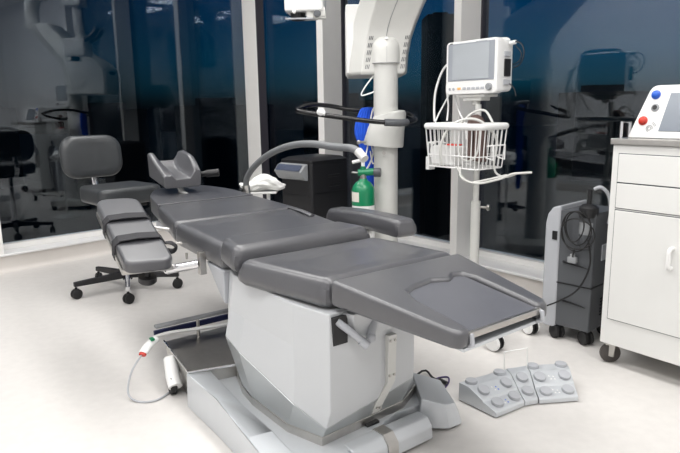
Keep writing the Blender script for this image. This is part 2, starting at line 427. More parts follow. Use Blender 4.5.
st = MB(); st.tube([(-1.92,.30,.79),(-1.88,.31,.72),(-1.80,.33,.69)], .018, 10); st.box((-1.93,.27,.79),(.12,.08,.022)); st.build('head_rest_stem', 'white', hr)
hk = MB(); hk.tube([(-1.90,.40,.815),(-1.86,.46,.82)], .016, 12); hk.tube([(-1.86,.46,.82),(-1.82,.525,.826)], .022, 12); hk.build('head_rest_knob', 'black', hr)

# strapped arm board on the near side, tilted up toward the head
def board():
    C0, C1 = V(-.868,-.240,.594), V(-1.61,-.145,.762)       # near / far centre of top surface
    ax = (C1-C0); L = ax.length; ax.normalize(); sd = V(0,1,0); sd = (sd - ax*sd.dot(ax)).normalized(); up = ax.cross(sd)
    if up.z < 0: up = -up
    def P(x,y,z): return C0 + ax*x + sd*y + up*z
    W = .20
    pr = rpoly([(0,-W/2),(L,-W/2*1.02),(L,W/2*1.06),(0,W/2)], [.05,.075,.075,.05], 5)
    o = MB().loft([[P(x,y,-.055) for x,y in pr],[P(x,y,0) for x,y in pr]]).build('arm_board', 'uph', T, bevel=.014, seg=3, ang=40)
    k = MB(); k.loft([[P(x,y,-.068) for x,y in [(.03,-W/2-.006),(L-.06,-W/2-.006),(L-.06,W/2+.004),(.03,W/2+.004)]],[P(x,y,-.045) for x,y in [(.03,-W/2-.006),(L-.06,-W/2-.006),(L-.06,W/2+.004),(.03,W/2+.004)]]])
    k.build('board_rail', 'steel', o, bevel=.003)
    for x in (L*.30, L*.62):
        w = .062; h = W/2+.004
        prof = [(-h-.004,-.075),(-h-.004,-.01),(-h+.018,.014),(0,.019),(h-.018,.014),(h+.004,-.01),(h+.004,-.06)]
        inn = [(y*.93, z-.005) for y,z in reversed(prof)]
        s = MB(); sk = .02
        s.loft([[P(x-w/2+sk*y*3,y,z) for y,z in prof+inn],[P(x+w/2+sk*y*3,y,z) for y,z in prof+inn]])
        so = s.build('strap', 'strap', o, bevel=.0015, seg=1)
        if x < L*.5:
            s2 = MB(); s2.tube([P(x,h,-.03),P(x-.02,h+.03,-.022),P(x-.03,h+.055,-.042),P(x-.02,h+.04,-.066),P(x,h,-.062)], .020, 8, smooth=4, flat=.30); s2.build('strap_tail', 'strap', so)
    b = MB()
    b.tube([P(.07,.09,-.085), V(-.875,-.03,.545)], .019, 16)
    b.sphere(P(.07,.09,-.085), .020)
    b.build('support_arm', 'chrome', o)
    kb = MB(); kb.lathe([(0,0),(.03,0),(.038,.008),(.038,.03),(0,.034)], P(.05,.0,-.125), 20, up); kb.cyl(P(.05,0,-.10),P(.05,0,-.06),.012,10); kb.build('clamp_knob', 'black', o)
    c = MB(); c.box((-.865,-.02,.55),(.028,.03,.10)); c.tube([(-.93,-.06,.56),(-.93,-.06,.59)],.006,8); c.build('clamp_block', 'steel', o, bevel=.003)
    for e0, e1 in ((P(L*.66,W/2-.02,-.06),V(-1.27,.03,.625)),(P(L*.40,W/2-.02,-.07),V(-1.06,.03,.60))): MB().tube([e0, e1], .0065, 8).build('clamp_rod', 'steel', o)
    return o
board()

# pedestal
def pedestal():
    bot = [(0,0),(-.15,-.044),(-.40,-.047),(-.516,-.031),(-.665,.02),(-.70,.12),(-.70,.40),(-.55,.53),(-.10,.52),(-.03,.39)]
    def sc(P, k, c=(-.33,.24)): return [(c[0]+(x-c[0])*k, c[1]+(y-c[1])*k) for x,y in P]
    m = MB(); m.prism(sc(bot,1.0), .085, .118); base = m.build('pedestal', 'steel', T, bevel=.003)
    lo  = [(.0,.0),(-.15,-.04),(-.40,-.045),(-.52,-.028),(-.67,.02),(-.70,.12),(-.70,.40),(-.55,.53),(-.12,.505),(-.03,.39)]
    mid = [(.028,.012),(-.12,-.025),(-.47,-.05),(-.62,-.03),(-.675,.0),(-.71,.12),(-.71,.42),(-.58,.52),(-.12,.505),(.0,.412)]
    hi  = [(.030,.018),(-.14,-.012),(-.50,-.012),(-.64,-.008),(-.690,.01),(-.72,.12),(-.72,.42),(-.60,.52),(-.14,.50),(.000,.415)]
    top = [(.015,.03),(-.16,.0),(-.48,.005),(-.62,.008),(-.70,.03),(-.73,.13),(-.73,.42),(-.62,.52),(-.10,.50),(-.0,.42)]
    lo  = [(-.004,.004),(-.15,-.040),(-.40,-.043),(-.513,-.027),(-.660,.022),(-.695,.12),(-.695,.40),(-.55,.525),(-.105,.515),(-.034,.388)]
    zm = [.155,.200,.285,.300,.300,.28,.28,.28,.24,.215]
    midz = [(x,y,z) for (x,y),z in zip([(.018,.006),(-.12,-.032),(-.47,-.060),(-.61,-.046),(-.68,-.004),(-.715,.12),(-.71,.42),(-.58,.52),(-.12,.505),(.0,.412)],zm)]
    upz = [(x,y,z) for (x,y),z in zip([(.030,.016),(-.12,-.026),(-.48,-.040),(-.625,-.024),(-.68,.004),(-.715,.12),(-.715,.42),(-.59,.52),(-.13,.503),(.0,.414)],[.215,.27,.345,.36,.355,.33,.33,.33,.29,.26])]
    sk = MB(); sk.loft([[(x,y,.116) for x,y in lo], midz]); sk.build('pedestal_skirt', 'skirt', base, bevel=.002, seg=1, sharp=8)
    m = MB(); m.loft([midz, upz, [(x,y,.40) for x,y in hi], [(x,y,.545) for x,y in top]])
    c = m.build('pedestal_cover', 'shell', base, bevel=.004, sharp=8)
    # tilt opening with piston
    op = MB(); op.box2((-.03,.036,.440),(.0262,.094,.535)); op.build('tilt_opening', 'black', base)
    ps = MB(); ps.tube([(.02,.055,.520),(.055,.105,.470),(.075,.13,.442)], .0125, 14); ps.tube([(.066,.118,.453),(.079,.135,.435)], .0155, 14); ps.build('lift_piston', 'lgrey', T)
    p3 = MB(); p3.tube([(.03,.21,.525),(.052,.172,.452)], .014, 14); p3.sphere((.054,.17,.448), .017); p3.build('lift_piston', 'lgrey', T)
    p4 = MB(); p4.hexa([(-.01,.10,.44),(.035,.12,.45),(.035,.30,.45),(-.01,.30,.44),(-.03,.06,.54),(.05,.10,.54),(.05,.30,.54),(-.03,.32,.54)]); p4.build('lift_bracket', 'shell', T, bevel=.004)
    # steel service strip with screws
    sp = MB(); sp.loft([[(.030,.268,.42),(.030,.305,.42),(.010,.305,.42),(.010,.268,.42)],[(.023,.268,.245),(.023,.305,.245),(.0,.305,.245),(.0,.268,.245)],[(.006,.228,.17),(.006,.268,.17),(-.01,.268,.17),(-.01,.228,.17)],[(-.012,.225,.125),(-.012,.262,.125),(-.03,.262,.125),(-.03,.225,.125)]])
    s = sp.build('service_strip', 'offwhite', base, bevel=.001, seg=1)
    for b,z,a in ((.276,.40,.031),(.296,.40,.031),(.276,.27,.026),(.296,.27,.026),(.238,.15,.001),(.254,.145,.0)):
        MB().cyl((a-.004,b,z),(a+.003,b,z),.0045,10).build('screw', 'steel', s)
    return base
pedestal()

# silver base
def base():
    pl = [(-.72,-.178),(-.44,-.178),(-.17,-.185),(.12,-.215),(.26,-.12),(.20,.0),(.07,.06),(-.02,.34),(-.02,.56),(-.30,.62),(-1.05,.55),(-1.08,.0)]
    m = MB(); m.prism(pl, .018, lambda x,y: .088).build('base', 'silver', T, bevel=.012, seg=2)
    b = bpy.data.objects['base']
    # raised near skirt: ridge high at the head end, dropping toward the foot
    sk = MB()
    A = [(-.705,-.182,.144),(-.43,-.182,.146),(-.17,-.190,.108),(.10,-.215,.095)]
    for i in range(3):
        p, q = A[i], A[i+1]
        sk.loft([[(p[0],p[1]-.006,.0),(p[0],p[1],p[2]),(p[0],p[1]+.10,p[2]-.01 if i==0 else .098),(p[0],p[1]+.10,.02)],
                 [(q[0],q[1]-.006,.0),(q[0],q[1],q[2]),(q[0],q[1]+.10,.098),(q[0],q[1]+.10,.02)]])
    bmesh.ops.remove_doubles(sk.bm, verts=sk.bm.verts, dist=.0005)
    sk.build('base_skirt', 'silver', b, bevel=.004, seg=2, sharp=25)
    # far-side cross beam and foot block
    cb = MB(); pr = [(-.055,.0),(-.05,.05),(-.025,.078),(.025,.078),(.052,.05),(.056,.0)]
    cb.loft([[(.055+x,.06,.012+z) for x,z in pr],[(.045+x,.42,.012+z) for x,z in pr]])
    cb.build('cross_beam', 'silver', b, bevel=.008, seg=3)
    cc = MB(); cc.loft([[(.053+x*1.06,.20,.013+z*1.05) for x,z in pr],[(.052+x*1.06,.245,.013+z*1.05) for x,z in pr]]); cc.build('beam_collar', 'steel', b)
    ck = MB(); ck.box((-.035,.222,.093),(.07,.055,.008)); ck.build('beam_plate', 'black', b)
    fb = MB()
    top = [(-.191,.583,.122),(-.006,.458,.115),(.074,.509,.106),(.072,.560,.098),(-.09,.645,.105)]
    lo = [(-.21,.55,.012),(.018,.425,.012),(.090,.512,.012),(.092,.580,.012),(.02,.640,.012),(-.13,.69,.012)]
    vs = [fb.bm.verts.new(p) for p in top+lo]
    for f in ((0,1,2,3,4),(0,5,6,1),(1,6,7,2),(2,7,8,3),(3,8,9,4),(4,9,10,),(4,10,5,0),(5,10,9,8,7,6)):
        fb.bm.faces.new([vs[i] for i in f])
    fb.build('foot_block', 'silver', b, bevel=.006, seg=2, sharp=20)
    for x,y,r in ((-.01,.56,.02),(-.66,-.12,.02),(.12,-.14,.02),(-.9,.45,.03)): MB().cyl((x,y,0),(x,y,.03),r,16).build('levelling_foot', 'rubber', b)
    # stainless cable trough at the head end
    tr = MB()
    tr.loft([[(-1.075,-.135,.155),(-1.095,.24,.150),(-1.10,.24,.02),(-1.06,-.125,.02)],[(-.705,-.172,.146),(-.665,.06,.135),(-.665,.06,.02),(-.705,-.165,.02)]])
    tr.build('equipment_tray', 'steel', b, bevel=.002)
    ed = MB(); ed.tube([(-1.08,-.137,.156),(-.703,-.175,.148),(-.64,.03,.150)], .005, 8); ed.build('tray_edge', 'chrome', b)
    nv = MB(); nv.box2((-1.10,-.175,.185),(-1.085,.30,.210)); nv.build('trough_strip', 'navy', b, bevel=.002)
    rr = MB(); rr.loft([[(-1.06,-.185,.238),(-1.03,-.185,.238),(-1.03,-.185,.253),(-1.06,-.185,.253)],[(-1.06,.28,.238),(-1.03,.28,.238),(-1.03,.28,.253),(-1.06,.28,.253)]]); 
    rr.build('grey_rail', 'grey', b, bevel=.005)
    for y in (.02,.22): MB().cyl((-1.05,y,.14),(-1.05,y,.245),.008,12).build('rail_post', 'steel', b)
    # corner caster under the trough
    wh = MB(); wh.tube([(-.93,-.165,.13),(-.86,-.185,.075),(-.82,-.19,.045)], .030, 14, flat=.8); wh.build('caster_fork', 'white', b)
    cw = MB(); cw.lathe([(.0,-.014),(.04,-.014),(.045,-.008),(.045,.008),(.04,.014),(0,.014)], (-.86,-.19,.045), 24, (.15,1,0)); cw.build('caster_wheel', 'rubber', b)
base()
# small grey bracket where the back meets the pedestal
gb = MB(); gb.hexa([(-.76,.02,.40),(-.70,.0,.40),(-.70,.12,.40),(-.76,.12,.40),(-.87,.0,.555),(-.70,.0,.545),(-.70,.14,.545),(-.87,.14,.555)]); gb.build('hinge_cover', 'lgrey', T, bevel=.01)

# flexible bow arm clamped to the far rail
FX = [(-1.841,.72,.774),(-1.757,.72,.842),(-1.603,.72,.917),(-1.428,.72,.972),(-1.248,.72,1.004),(-1.075,.72,1.013),(-.899,.72,1.006),(-.778,.72,1.006),(-.73,.72,.998),(-.70,.72,.985)]
fx = MB(); fx.tube([(-1.858,.72,.722)]+FX, .0185, 14, smooth=4); fxo = fx.build('flexible_bow', 'bow', T)
e1 = MB(); e1.tube([(-1.84,.72,.60),(-1.858,.72,.725)], .024, 14); e1.build('bow_ferrule', 'steel', fxo)
e2 = MB(); e2.tube([(-.715,.72,.993),(-.665,.72,.960)], .0215, 16, r2=.020); e2.build('bow_tip', 'offwhite', fxo)
e3 = MB(); e3.box((-1.83,.67,.60),(.05,.13,.04)); e3.build('bow_clamp', 'steel', fxo, bevel=.004)

# ------------------------------------------------------------------ surgeon's chair
def caster(mb_wheel, mb_body, x, y, a, r=.03, w=.018, gap=.012):
    ax = V(cos(a), sin(a), 0)
    for s in (-1, 1):
        mb_wheel.lathe([(0,-w/2),(r*.8,-w/2),(r,-w/2+.004),(r,w/2-.004),(r*.8,w/2),(0,w/2)], V(x,y,r)+ax*s*gap, 18, ax)
    mb_body.cyl(V(x,y,r), V(x,y,r*2.3), r*.28, 8); mb_body.box((x,y,r*1.55),(gap*1.2,r*1.1,r*.8), rz=a)
def star_base(t, n, R, a0, zhub, hubr, mleg, mwheel, r=.03, legw=.045, legh=.03):
    for k in range(n):
        a = a0 + 2*pi*k/n; c, s = cos(a), sin(a)
        l = MB(); z1 = r*2.3 + .006
        pts = lambda d, w, zb, zt: [(c*d - s*w, s*d + c*w, zb),(c*d + s*w, s*d - c*w, zb),(c*d + s*w*.8, s*d - c*w*.8, zt),(c*d - s*w*.8, s*d + c*w*.8, zt)]
        l.loft([pts(.02, legw/2, zhub-.03, zhub+.015), pts(R+.012, legw*.34, z1, z1+legh)])
        lo = l.build('base_leg', 'chrome' if k == 0 else mleg, t, bevel=.004)
        w, b = MB(), MB(); caster(w, b, c*R, s*R, a+1.1*k+.6, r)
        cw = w.build('caster_wheel', mwheel, t); b.build('caster_stem', 'rubber' if mwheel != 'white' else 'rubber', cw)
    MB().cyl((0,0,zhub-.045),(0,0,zhub+.03),hubr,20).build('hub', mleg, t, bevel=.004)
CH = thing('surgeon_chair', 'dark grey padded swivel chair beside the strapped arm board, before the left window', 'chair', (-1.45,4.01,0), radians(45.3))
# local: x along the window, y away from the room (toward the window)
star_base(CH, 5, .335, radians(-71-45.3), .115, .032, 'black', 'rubber', r=.033)
MB().cyl((0,0,.13),(0,0,.58),.022,16).build('gas_column', 'chrome', CH)
MB().prism(rpoly([(-.215,-.19),(.215,-.19),(.205,.20),(-.205,.20)],.07,5), .605, .715).build('seat', 'uph_chair', CH, bevel=.03, seg=4, ang=40)
MB().box((0,0,.592),(.26,.22,.03)).build('seat_plate', 'black', CH, bevel=.004)
def chair_back():
    m = MB(); n = 13; w, h, r = .42, .285, .10
    pr = rrect(w, h, r, 6)
    def P(x, z, t): return (x-.035, .33 - .55*x*x*.9 + t + .10*(z), .890 + z)
    # front and back skins with bulge: rings inward
    rings = []
    for sc, t in ((.55,-.042),(.80,-.040),(.93,-.032),(1.0,-.012),(1.0,.012),(.93,.030),(.7,.036)):
        rings.append([P(x*(1-(1-sc)*.9), z*(1-(1-sc)*.9), t) for x,z in pr])
    m.loft(rings)
    return m.build('backrest', 'uph_chair', CH, sharp=70)
cbk = chair_back()
MB().tube([(0,.05,.59),(0,.25,.595),(0,.355,.66),(-.01,.365,.79)], .02, 10, smooth=4, flat=.5).build('backrest_stem', 'chrome', CH)

# ------------------------------------------------------------------ surgical microscope on floor stand
MS = thing('surgical_microscope', 'tall white surgical microscope stand with vented arm housing behind the table', 'microscope', (.293,3.82,0))
MB().cyl((0,0,.10),(0,0,1.50),.0745,36).build('column', 'offwhite', MS)
bs = MB()
bs.prism(rpoly([(-.34,-.30),(.34,-.30),(.30,.22),(-.30,.22)],.08), .05, .13)
bs.build('stand_base', 'offwhite', MS, bevel=.02, seg=3)
for x,y in ((-.29,-.25),(.29,-.25),(.25,.17),(-.25,.17)):
    w, b = MB(), MB(); caster(w, b, x, y, .5, .03); o = w.build('caster_wheel', 'rubber', MS)
    b.build('caster_stem', 'black', o)
# collar with slanted dome
cl = MB(); seg = 36; rings = []
for z, r in ((1.45,.0885),(1.535,.0885),(1.565,.085),(1.59,.075),(1.608,.058),(1.618,.038),(1.622,.015)):
    rings.append([(r*cos(2*pi*k/seg), r*sin(2*pi*k/seg) , z + (.0 if z < 1.56 else .012*sin(2*pi*k/seg))) for k in range(seg)])
cl.loft(rings); clo = cl.build('collar', 'offwhite', MS)
MB().sphere((.0,-.072,1.590), .011).build('collar_button', 'white', clo)
sm = MB(); sm.box((0,-.0885,1.50),(.0016,.002,.09)); sm.lathe([(.0893,-.0015),(.0893,.0015),(.085,.0015),(.085,-.0015)],(0,0,1.452),36); sm.build('collar_seam', 'grey', clo)
# arm housing: swept section rising toward the room
def housing():
    m = MB(); rings = []
    for z, xo, xf, xr, yf, yb in ((1.385,-.225,-.150,.105,-.02,.50),(1.40,-.232,-.150,.115,-.03,.52),(1.50,-.225,-.137,.122,-.03,.52),(1.60,-.210,-.117,.140,-.04,.52),(1.68,-.195,-.098,.165,-.07,.50),(1.76,-.172,-.072,.195,-.12,.42),(1.85,-.140,-.045,.230,-.20,.25),(1.96,-.105,-.010,.262,-.31,.06),(2.10,-.07,.02,.285,-.43,-.10),(2.24,-.05,.03,.285,-.53,-.24)):
        rings.append([(xf,yf,z),(xr,yf,z),(xr+.022,yf+.10,z),(xr+.022,yb-.02,z),(xr,yb,z),(xo+.02,yb,z),(xo,yb-.02,z),(xo,yf+.13,z)])
    m.loft(rings); return m.build('arm_housing', 'offwhite', MS, bevel=.010, seg=3, ang=30, sharp=35)
ho = housing()
# side cover (left flank plate) and seam line
fl = MB(); fl.extr([(-.238,.09,1.40),(-.238,.50,1.40),(-.238,.50,1.68),(-.238,.30,1.80),(-.238,.02,1.80),(-.238,.05,1.72)], (.10,0,0)); fl.build('side_cover', 'white', ho, bevel=.008)
def yfr(z): return [a + (b-a)*(z-z0)/(z1-z0) for z0,a,z1,b in ((1.385,-.025,1.5,-.03),(1.5,-.03,1.6,-.04),(1.6,-.04,1.68,-.07),(1.68,-.07,1.76,-.12),(1.76,-.12,1.85,-.20),(1.85,-.20,1.96,-.31),(1.96,-.31,2.1,-.43)) if z0 <= z < z1][0]
sl = MB(); sl.tube([(x, yfr(z)-.001, z) for x,z in ((.0,1.60),(.008,1.65),(.022,1.70),(.045,1.76),(.078,1.84),(.11,1.93),(.135,2.03))], .0022, 6); sl.build('housing_seam', 'grey', ho)
for side, xs in ((-1, (-.089,-.096,-.102,-.108,-.113)), (1, (.126,.119,.113,.106,.100))):
    for k in range(5):
        z = (1.600,1.557,1.515,1.473,1.432)[k]
        for q in range(3):
            v = MB(); v.box((xs[k]+(q-1)*.0095, yfr(z)-.001, z), (.0042,.004,.026), ry=.22); v.build('vent_slot', 'dgrey', ho)
# control panel at the far end
cpn = MB(); cpn.box((-.02,.485,1.57),(.26,.05,.27)); cp_o = cpn.build('control_panel', 'offwhite', ho, bevel=.012)
MB().box((-.02,.512,1.60),(.14,.006,.12)).build('panel_display', 'black', cp_o)
# upper swing arms (above the frame, mirrored in the left window)
ar = MB(); ar.tube([(.08,-.50,2.20),(.04,-.46,2.45),(-.04,-.34,2.58)], .085, 16, smooth=4); ar.build('swing_arm', 'offwhite', MS)
ar = MB(); ar.tube([(-.04,-.36,2.60),(-.22,-.05,2.57),(-.42,.25,2.50),(-.50,.36,2.44)], .06, 16, smooth=4); ar.build('swing_arm', 'offwhite', MS)
MB().cyl((-.10,-.28,2.50),(-.10,-.28,2.66),.10,24).build('arm_joint', 'offwhite', MS, bevel=.01)
hd = MB(); hd.box((-.50,.37,2.40),(.20,.20,.12)); hd.cyl((-.50,.385,2.05),(-.50,.385,2.38),.05,20); hd.build('suspension_head', 'offwhite', MS, bevel=.02)
# optical head hanging at the top of the frame
def optics():
    ox, oy, oz = -.475, -.44, 1.86   # modelled here, then placed by the parent transform below
    b = MB(); b.prism(rpoly([(ox-.115,oy-.10),(ox+.095,oy-.11),(ox+.11,oy+.09),(ox-.10,oy+.10)],.035), lambda x,y: 1.735+.03*abs(x-ox), 1.90)
    o = b.build('optics_body', 'white', MS, bevel=.018, seg=3)
    l = MB(); l.box((ox+.055,oy-.06,1.722),(.105,.05,.042), rz=.05); l.box((ox+.075,oy-.06,1.735),(.06,.06,.05)); l.build('side_module', 'offwhite', o, bevel=.006)
    k = MB(); k.lathe([(0,0),(.018,0),(.02,.004),(.018,.016),(0,.018)], (ox+.062,oy-.088,1.725), 18, (0,-1,0)); k.build('module_knob', 'dgrey', o)
    g = MB(); g.lathe([(0,0),(.035,0),(.04,.02),(.04,.05),(0,.05)], (ox-.045,oy-.02,1.70), 20); g.build('objective_lens', 'black', o)
    n = MB(); n.sphere((ox-.06,oy-.10,1.735), .011); n.build('knob', 'white', o)
    p = MB(); p.prism([(ox-.11,oy-.08),(ox+.04,oy-.09),(ox+.06,oy-.02),(ox-.0,oy+.0)], 1.700, 1.706); p.build('splash_guard', 'lgrey', o)
    for q in (-.05,.05): e = MB(); e.tube([(ox+q,oy+.05,1.87),(ox+q*1.1,oy+.17,1.92),(ox+q*1.1,oy+.23,1.99)], .024, 12); e.build('eyepiece', 'black', o)
    s = MB(); s.cyl((ox+.015,oy+.02,1.89),(ox+.015,oy+.02,2.0),.04,16); s.build('optics_neck', 'offwhite', o)
    q = Matrix.Translation((-.490,.36,1.795)) @ Matrix.Scale(1.2,4) @ Matrix.Translation((-ox,-oy,-1.735))
    for c in [o]+list(o.children): c.data.transform(q)
optics()
# handle ring
RG = [(-.242,3.75,1.189),(-.205,3.67,1.171),(.039,3.60,1.134),(.20,3.60,1.112),(.36,3.62,1.1),(.449,3.72,1.108),(.471,3.81,1.127),(.426,3.95,1.153),(.25,4.0,1.172),(.077,4.0,1.18),(-.051,3.97,1.205),(-.173,3.86,1.213)]
rg = MB(); rg.tube([V(*p)-V(.293,3.82,0) for p in RG], .014, 12, closed=True, smooth=4); rgo = rg.build('handle_ring', 'blackgloss', MS)
gk = MB(); gk.sphere(V(-.10,3.625,1.170)-V(.293,3.82,0), .026, (1,.8,.85)); gk.cyl(V(-.10,3.62,1.166)-V(.293,3.82,0), V(-.075,3.612,1.16)-V(.293,3.82,0), .013, 10); gk.build('ring_knob', 'white', rgo)
gp = MB(); gp.tube([V(.27,3.60,1.105)-V(.293,3.82,0), V(.36,3.62,1.1)-V(.293,3.82,0), V(.405,3.66,1.103)-V(.293,3.82,0)], .021, 12, smooth=3); gp.build('ring_grip', 'dgrey', rgo)
# skirt collar that carries the ring
sk = MB(); seg = 36; rings = []
for z, rl_, rr_ in ((.955,.135,.105),(.965,.14,.11),(1.06,.11,.115),(1.13,.088,.125),(1.15,.079,.118),(1.155,.076,.076)):
    rings.append([((rl_ if cos(2*pi*k/seg) < 0 else rr_)*cos(2*pi*k/seg), .12*sin(2*pi*k/seg)*(.9 if z>1.1 else 1), z + (.02*cos(2*pi*k/seg) if z > 1.1 else -.01*cos(2*pi*k/seg))) for k in range(seg)])
sk.loft(rings); sko = sk.build('ring_collar', 'offwhite', MS)
kn = MB(); kn.cyl((-.13,-.06,.985),(-.165,-.075,.985),.008,10); kn.sphere((-.17,-.077,.985),.014); kn.cyl((-.02,-.10,.92),(-.02,-.115,.92),.012,12); kn.build('clamp_knob', 'steel', sko)
hook = MB(); hook.tube([(-.075,.0,1.38),(-.13,-.02,1.31),(-.15,-.02,1.265),(-.10,-.03,1.275),(-.074,-.02,1.285)], .0045, 8, smooth=4); hook.build('cable_loop', 'white', MS)
# blue bundle hanging behind the ring
def blue():
    m = MB(); rings = []
    for z, x0, x1, dep in ((1.195,.145,.235,.045),(1.17,.135,.25,.05),(1.10,.105,.25,.055),(1.02,.095,.245,.055),(.96,.13,.25,.05),(.85,.155,.25,.05),(.72,.160,.25,.045),(.60,.165,.245,.04),(.5,.17,.24,.04)):
        n = 16; ring = []
        for k in range(n):
            t = k/(n-1); x = x0 + (x1-x0)*t; ring.append((x, 3.955 - dep*.5*sin(pi*t) + .010*(-1)**k, z))
        for k in range(n):
            t = 1-k/(n-1); x = x0 + (x1-x0)*t; ring.append((x, 3.965 + dep*.3*sin(pi*t) + .006*(-1)**k, z))
        rings.append(ring)
    m.loft(rings)
    o = rehome(m.build('blue_hose_bundle', 'blue', sharp=80, sub=1), (.2,3.96,.5))
    return tag(o, 'bright blue ribbed bundle hanging behind the microscope column over the black ring', 'hose bundle')
blue()
wc = MB()
wc.tube([(.232,3.90,1.20),(.21,3.895,1.15),(.20,3.895,1.05),(.225,3.89,.95),(.205,3.89,.86),(.17,3.86,.80),(.155,3.80,.78)], .0055, 8, smooth=5)
wc.tube([(.20,3.89,1.02),(.215,3.89,.92),(.24,3.88,.88),(.215,3.885,.84),(.20,3.885,.92)], .0045, 8, smooth=5)
tag(rehome(wc.build('white_tubing', 'white'), (.2,3.9,.8)), 'thin white tubing looped down over the blue bundle beside the column', 'tubing')

# ------------------------------------------------------------------ oxygen cylinder
OX = thing('oxygen_cylinder', 'small green and white gas cylinder with regulator, standing behind the table', 'gas cylinder', (.146,3.715,.131))
CYK = len(OX.children)
MB().lathe([(0,0),(.060,0),(.0655,.006),(.0655,.61)],(0,0,0),32).build('cylinder_body', 'white', OX)
MB().lathe([(.066,.606),(.0665,.69),(.062,.71),(.045,.735),(.026,.748),(.022,.76),(0,.76)],(0,0,0),32).build('cylinder_shoulder', 'green', OX)
lb = MB(); lb.loft([[(.0675*cos(a),.0675*sin(a),.63),(.0675*cos(a),.0675*sin(a),.685),(.066*cos(a),.066*sin(a),.685),(.066*cos(a),.066*sin(a),.63)] for a in [radians(x) for x in range(190,250,8)]]); lb.build('paper_label', 'label', OX)
MB().cyl((0,0,.75),(0,0,.79),.018,16).build('valve_neck', 'steel', OX)
rg = MB(); rg.tube([(-.03,0,.792),(.065,0,.797)], .021, 14); rg.cyl((0,0,.78),(0,0,.83),.016,12); rgo = rg.build('regulator', 'green', OX, bevel=.003)
MB().lathe([(0,-.02),(.024,-.02),(.027,-.015),(.027,.015),(.024,.02),(0,.02)],(.082,-.005,.793),20,(1,-.2,.02)).build('flow_knob', 'dgrey', rgo)
MB().cyl((-.03,0,.792),(-.065,-.005,.796),.006,10).build('outlet_barb', 'steel', rgo)
tk = MB(); tk.cyl((0,0,.82),(0,0,.865),.011,12); tk.tube([(-.062,0,.852),(-.02,0,.862),(.012,0,.868)], .010, 10); tk.build('valve_handle', 'white', OX)
for c in OX.children_recursive:
    c.data.transform(Matrix.Translation((0,0,-.131+.004)) @ Matrix.Translation((0,0,.70)) @ Matrix.Scale(1.06,4) @ Matrix.Translation((0,0,-.70)))
    for v in c.data.vertices:
        if v.co.z < 0: v.co.z = max(v.co.z, 0) 
tag(rehome(MB().tube([(.158,3.71,.89),(.168,3.74,.92),(.178,3.80,.95),(.188,3.86,.99),(.2,3.885,1.06)], .0045, 8, smooth=5).build('oxygen_tube', 'white'), (.16,3.7,.89)), 'thin white tube rising from the green cylinder valve to the column', 'tubing')

# ------------------------------------------------------------------ black air unit
BU = thing('warming_unit', 'black cabinet unit with slanted grey keypad, behind the head of the table', 'medical unit', (-.20,4.35,0), radians(45))
# local x -> toward right/back (right face), local y -> left/back
wF, wR = .345, .385
pr = rpoly([(0,0),(wR,0),(wR,wF),(0,wF)],.03)
MB().prism(pr, .06, .80).build('body', 'black', BU, bevel=.012, seg=3)
bu = [o for o in BU.children][0]
m = MB(); m.loft([[(x,y,.80) for x,y in pr],[(x,y,.818) for x,y in pr],[(.05+(x)*.78,.035+(y)*.80,.838) for x,y in pr],[(.10+x*.5,.08+y*.5,.846) for x,y in pr]]); m.build('lid', 'black', BU, sharp=30)
cpan = MB(); cpan.extr([(-.0,.03,.80),(-.035,.03,.788),(-.075,.03,.742),(-.035,.03,.685),(.0,.03,.675)], (0,.30,0)); cpo = cpan.build('control_hood', 'grey', BU, bevel=.008)
kp = MB(); kp.loft([[(-.038,.05,.7885),(-.073,.05,.749),(-.073,.31,.749),(-.038,.31,.7885)],[(-.041,.05,.7915),(-.076,.05,.752),(-.076,.31,.752),(-.041,.31,.7915)]]); kp.build('keypad', 'dial', cpo)
for z in (.30,.56): r_ = MB(); r_.box2((-.004,.03,z),(.004,wF-.03,z+.006)); r_.build('body_rib', 'black', BU)
for z in (.40,.58): r_ = MB(); r_.box2((.03,-.004,z),(wR-.03,.004,z+.006)); r_.build('body_rib', 'black', BU)
for z in (.62,.69): r_ = MB(); r_.box2((.17,-.006,z),(.29,.004,z+.02)); r_.build('grip_recess', 'black', BU, bevel=.004)
for x,y in ((.06,.06),(wR-.06,.06),(.06,wF-.06),(wR-.06,wF-.06)):
    w, b = MB(), MB(); caster(w, b, x, y, .3, .028); o = w.build('caster_wheel', 'rubber', BU); b.build('caster_stem', 'black', o)

# ------------------------------------------------------------------ white cloth on a small stand
SD = thing('side_stand', 'slim white stand carrying a cloth beyond the table head', 'stand', (-.47,4.0,0))
MB().cyl((0,0,.03),(0,0,.652),.012,14).build('post', 'white', SD)
MB().lathe([(0,0),(.16,0),(.16,.012),(.03,.028),(.012,.04),(0,.04)]).build('foot', 'white', SD)
MB().box((-.04,0,.656),(.20,.15,.012)).build('tray', 'white', SD, bevel=.004)
from mathutils import noise
def cloth():
    m = MB(); bmesh.ops.create_icosphere(m.bm, subdivisions=5, radius=1.)
    for v in m.bm.verts:
        p = v.co.copy(); q = p*1.9 + V(3.1,1.7,.4)
        d = 1 + .30*(noise.noise(q)) + .10*abs(noise.noise(q*2.1))
        x, y, z = p.x*.135*d, p.y*.072*d, p.z*.048*d
        z += .016*sin(x*26+1.2)
        v.co = V(-.505 + x, 4.0 + y, max(.6635, .705 + z))
    o = rehome(m.build('folded_cloth', 'cloth', sharp=180), (-.505,4.0,.664))
    tag(o, 'crumpled white cloth on the slim stand behind the grey bow arm', 'cloth')
cloth()

